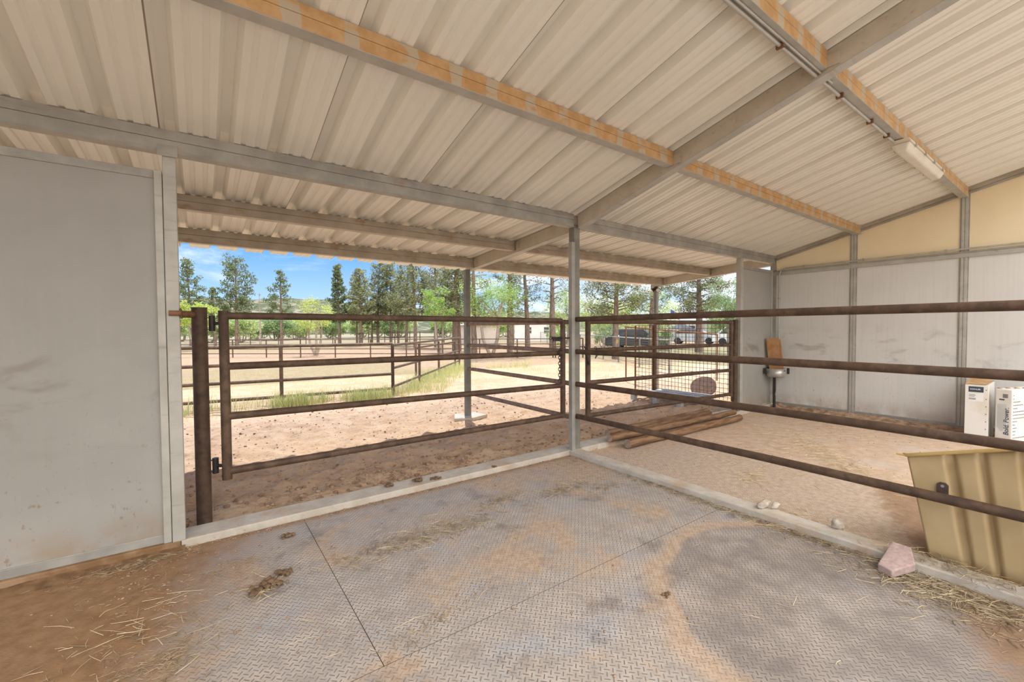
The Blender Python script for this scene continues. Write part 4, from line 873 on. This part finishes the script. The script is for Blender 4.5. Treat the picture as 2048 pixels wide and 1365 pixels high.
leafy('leafy_tree', 'large bright green multi-trunk tree just past the slim awning post', (8.97, 15.46, G0), 4.5, 1.3, 1.8, 82, 'leaf_bright', 3, .055, 90, 60, .1)
leafy('leafy_tree', 'deep green leafy tree at the edge of the narrow panel', (18.6, 7.9, G0), 4.1, .9, 1.3, 83, 'leaf_shadegreen', 2, .07, 50, 55, .09)
leafy('leafy_tree', 'lime tree crown glowing behind the big thick-trunked pine', (23.5, 20.2, G0), 4.6, .5, 2.7, 84, 'leaf_lime', 3, .10, 60, 60, .1)
leafy('leafy_tree', 'lime green tree between the big pine and the security lamp', (30.1, 21.3, G0), 5.2, .4, 2.9, 85, 'leaf_lime', 3, .10, 55, 60, .1)
leafy('leafy_tree', 'pale green tree beyond the mesh panel, far off', (41, 19.8, G0), 4.9, .5, 3.2, 86, 'leaf_mesquite', 3, .14, 55, 60, .12)
leafy('leafy_tree', 'pale green tree behind the white house, far off', (25, 27, G0), 5.2, .8, 2.6, 87, 'leaf_mesquite', 3, .13, 55, 60, .12)
leafy('shrub', 'round bright green shrub beside the thick bare-trunked pine', (18.9, 21.8, G0), 1.9, .05, .85, 88, 'leaf_bright', 3, .05, 40, 55, .04, cat='shrub')
leafy('shrub', 'upright blue-green juniper behind the parked dark car', (20.9, 13.6, G0), 2.05, .05, .9, 89, 'leaf_shadegreen', 3, .05, 46, 60, .04, cat='shrub')
leafy('shrub', 'feathery green shrub between middle post and chained gate stile', (19.9, 17.6, G0), 2.0, .05, .9, 90, 'leaf_shadegreen', 3, .05, 46, 60, .04, cat='shrub')
FINE = 1.25
# mesquite belt
mq = leafy('mesquite', 'large pale green mesquite at the foot of the broad-crowned pine', (.6, 58, G0), 3.4, .3, 2.6, 95, 'leaf_mesquite', 4, .16, 60, 60, .1, group='mesquites along the wash')
mq2 = leafy('mesquite', 'dusky green mesquite directly behind the bare dead trunk', (5.2, 66, G0), 3.5, .5, 2.6, 96, 'leaf_shadegreen', 4, .17, 60, 60, .1, group='mesquites along the wash')
spots = [(-9, 70), (-5.5, 64), (-2.5, 62), (3.4, 63), (8.5, 70), (11.5, 74), (14.5, 76), (17, 73), (20.5, 77), (23.5, 79), (26.5, 75), (29.5, 73), (33, 71), (36, 66), (31, 60), (24, 64), (39, 60), (6, 82), (12, 88), (19, 90), (28, 90), (-1, 84), (38, 80), (43, 56)]
names = ['beside the pale jamb post, furthest out', 'behind the lime shrubby tree', 'under the short dark pine', 'just past the bare dead trunk', 'behind the slim pine', 'second past the slim pine', 'behind the young green tree', 'under the narrow dark pine', 'between dark pine and pine row', 'behind the first row pines', 'behind the third row pine', 'behind the fourth row pine', 'behind the fifth row pine', 'behind the nearest row pine', 'ending the belt near the leafy trees', 'in front of the belt amid row trunks', 'behind the broad dark pine', 'on the second line behind the slim pine', 'on the second line behind the young tree', 'on the second line behind the dark pine', 'on the second line behind the pine row', 'on the second line behind the broad pine', 'on the second line behind the leafy trees', 'far behind the slim awning post']
for i, (x, y) in enumerate(spots):
    src = mq if i % 3 else mq2; s = R_.uniform(.85, 1.2); copy_thing(src, (x * (1 + .0 * i), y + (6.5 if i % 2 else -1), G0), ('pale' if i % 3 else 'dusky') + ' green mesquite ' + names[i], R_.uniform(0, 6), (s * .95, s * .95, s * 1.12))

# ------------------------------------------------------------------ neighbours
def house(label, c, L, D, h, yaw, wallm, roofm, rise=.5, wins=()):
    t = thing('house', label, 'house', (*c, G0)); u = Vector((math.cos(yaw), math.sin(yaw), 0)); v = Vector((-u.y, u.x, 0)); o = Vector((*c, G0))
    MB().obox(o + Z * h / 2, u * L / 2, v * D / 2, Z * h / 2).build('walls', wallm, t)
    a = [o + Z * h - v * (D / 2 + .25) - u * (L / 2 + .2), o + Z * h + v * (D / 2 + .25) - u * (L / 2 + .2), o + Z * (h + rise) - u * (L / 2 + .2)]; MB().prism(a, u * (L + .4)).build('roof', roofm, t)
    for s, z, w_, hh in wins:
        p = o + u * (s * L) - v * (D / 2 + .012) + Z * z; wn = MB().obox(p, u * w_, v * .012, Z * hh).build('window', 'roof_dark', t); MB().obox(p - v * .008, u * (w_ + .05), v * .008, Z * .03).build('sash', 'house_white', wn)
    return t
house('tan low outbuilding seen past the slim awning post', (18.3, 32.0), 3.4, 2.6, 1.85, -.55, 'house_tan', 'house_tan', .15)
house('white house behind the leaning bare-trunked pine', (30.0, 37.5), 5.5, 4.0, 2.3, -.62, 'house_white', 'house_white', .35, ((.18, 1.3, .3, .35), (.33, 1.3, .22, .35), (-.2, 1.3, .3, .35)))
house('long white mobile home beyond the mesh panel', (44.5, 21.5), 13, 4, 2.2, -1.03, 'house_white', 'roof_grey', .5, ((-.3, 1.3, .5, .4), (0, 1.3, .5, .4), (.3, 1.3, .5, .4)))
house('grey shed with pale roof far behind the mesh panel', (42.0, 14.5), 4.2, 3, 2.0, -1.0, 'siding_blue', 'roof_grey', .3)
t = thing('canopy', 'small dark peaked canopy beyond the mesh panel', 'canopy', (24.6, 14.5, G0)); o = Vector((24.6, 14.5, 1.28)); 
MB().add([o + Vector((-.55, .85, 0)), o + Vector((-1.0, -.2, 0)), o + Vector((.55, -.85, 0)), o + Vector((1.0, .2, 0)), o + Z * .5], [(3, 2, 1, 0), (0, 1, 4), (1, 2, 4), (2, 3, 4), (3, 0, 4)]).build('top', 'roof_dark', t)
for d in ((-.5, .75), (-.9, -.18), (.5, -.75), (.9, .18)): MB().tube([(o.x + d[0], o.y + d[1], G0), (o.x + d[0], o.y + d[1], 1.3)], .03, 6).build('leg', 'wire', t)
def car(label, c, yaw, L, mat, h=1.45):
    t = thing('car', label, 'car', (*c, G0)); u = Vector((math.cos(yaw), math.sin(yaw), 0)); v = Vector((-u.y, u.x, 0)); o = Vector((*c, G0)); hw = .82
    sec_ = [(-.5, .24), (-.5, .75), (-.42, .92), (-.28, h), (.12, h), (.26, .95), (.47, .82), (.5, .6), (.5, .24)]
    MB().prism([o + u * s * L + Z * z - v * hw for s, z in sec_], v * 2 * hw).build('body', mat, t, bevel=.08, seg=3)
    for s in (-1, 1):
        MB().prism([o + u * a * L + Z * z + v * s * (hw + .004) for a, z in ((-.36, .96), (-.26, h - .08), (.10, h - .08), (.21, .96))], v * s * .006).build('side_window', 'roof_dark', t)
        for f_ in (-.31, .31):
            p = o + u * f_ * L + v * s * (hw - .1) + Z * .30; MB().tube([p, p + v * s * .12], .30, 18).build('wheel', 'tyre', t)
    return t
car('dark car parked beyond the wire fence behind the big pine', (21.6, 16.0), -1.05, 4.2, 'car_dark', 1.42)
car('white car parked beyond the mesh panel', (33.5, 14.6), -1.2, 4.4, 'car_white', 1.5)
car('silver car parked far beyond the mesh panel, near the canopy', (33.0, 18.6), -1.15, 4.2, 'car_silver', 1.4)
t = thing('flag', 'small striped flag on a short pole beyond the awning corner', 'flag', (19.2, 11.6, G0))
MB().tube([(19.2, 11.6, G0), (19.05, 11.65, 2.55)], .02, 8).build('pole', 'house_white', t)
for k in range(7):
    p = Vector((19.07, 11.63, 2.5 - k * .05)); m = MB(); m.prism([p, p + Vector((.34, -.37, -.30)), p + Vector((.34, -.37, -.35)), p + Vector((0, 0, -.05))], (.006, .006, 0)); m.build('stripe', 'flag_red' if k % 2 == 0 else 'flag_white', t)
p = Vector((19.062, 11.622, 2.502)); MB().prism([p, p + Vector((.14, -.152, -.123)), p + Vector((.14, -.152, -.323)), p + Vector((0, 0, -.2))], (-.006, -.006, 0)).build('canton', 'flag_blue', t)

# ------------------------------------------------------------------ light
sun = bpy.data.lights.new('sun', 'SUN'); sun.energy = 4.2; sun.angle = .009; sun.color = (1, .975, .94)
so = bpy.data.objects.new('sun', sun); COL.objects.link(so); so.rotation_euler = Vector((.30, .55, 1)).to_track_quat('Z', 'Y').to_euler()
wd = bpy.data.worlds.new('sky'); S.world = wd; wd.use_nodes = True; nt = wd.node_tree
class W(N):
    def __init__(s): s.t = nt
q = W(); bg = nt.nodes['Background']
d = q.n('ShaderNodeTexCoord').outputs['Generated']; x, y, z = q.xyz(d)
grad = q.n('ShaderNodeValToRGB'); q.l(z, grad.inputs[0]); cr = grad.color_ramp
cr.elements[0].position = 0; cr.elements[0].color = (.60, .76, .92, 1); cr.elements[1].position = 1; cr.elements[1].color = (.16, .34, .80, 1)
for p_, c_ in ((.06, (.38, .59, .85)), (.16, (.145, .375, .80)), (.35, (.15, .37, .80))): e = cr.elements.new(p_); e.color = (*c_, 1)
mp = q.n('ShaderNodeMapping'); mp.inputs['Scale'].default_value = (2.2, 2.2, 7); mp.inputs['Location'].default_value = (3.3, 1.2, .4); q.l(d, mp.inputs[0])
cl = q.noise(1.5, 7, .62, vec=mp.outputs[0], dist=.5); east = q.step(x, -.1, .8)
cov = q.step(q.ma('ADD', cl, q.ma('MULTIPLY', east, .12)), .52, .78)
c = q.mix(q.ma('MULTIPLY', cov, .85), grad.outputs[0], (.93, .95, .98))
back = q.ma('MULTIPLY', q.step(y, .1, -.5), q.step(z, .05, .5))      # unseen sky behind the barn, brightened with height as added fill for the stalls
c = q.mix(q.ma('MULTIPLY', q.step(y, .1, -.4), .92), c, (1.0, .96, .90)); q.l(c, bg.inputs[0])  # unseen rear sky tinted warm white so the panels are lit less blue
q.l(q.ma('ADD', 1.12, q.ma('MULTIPLY', back, 2.3)), bg.inputs[1])
S.view_settings.view_transform = 'Standard'; S.view_settings.look = 'None'; S.view_settings.gamma = 1; S.view_settings.use_curve_mapping = False
S.view_settings.exposure = 0.30
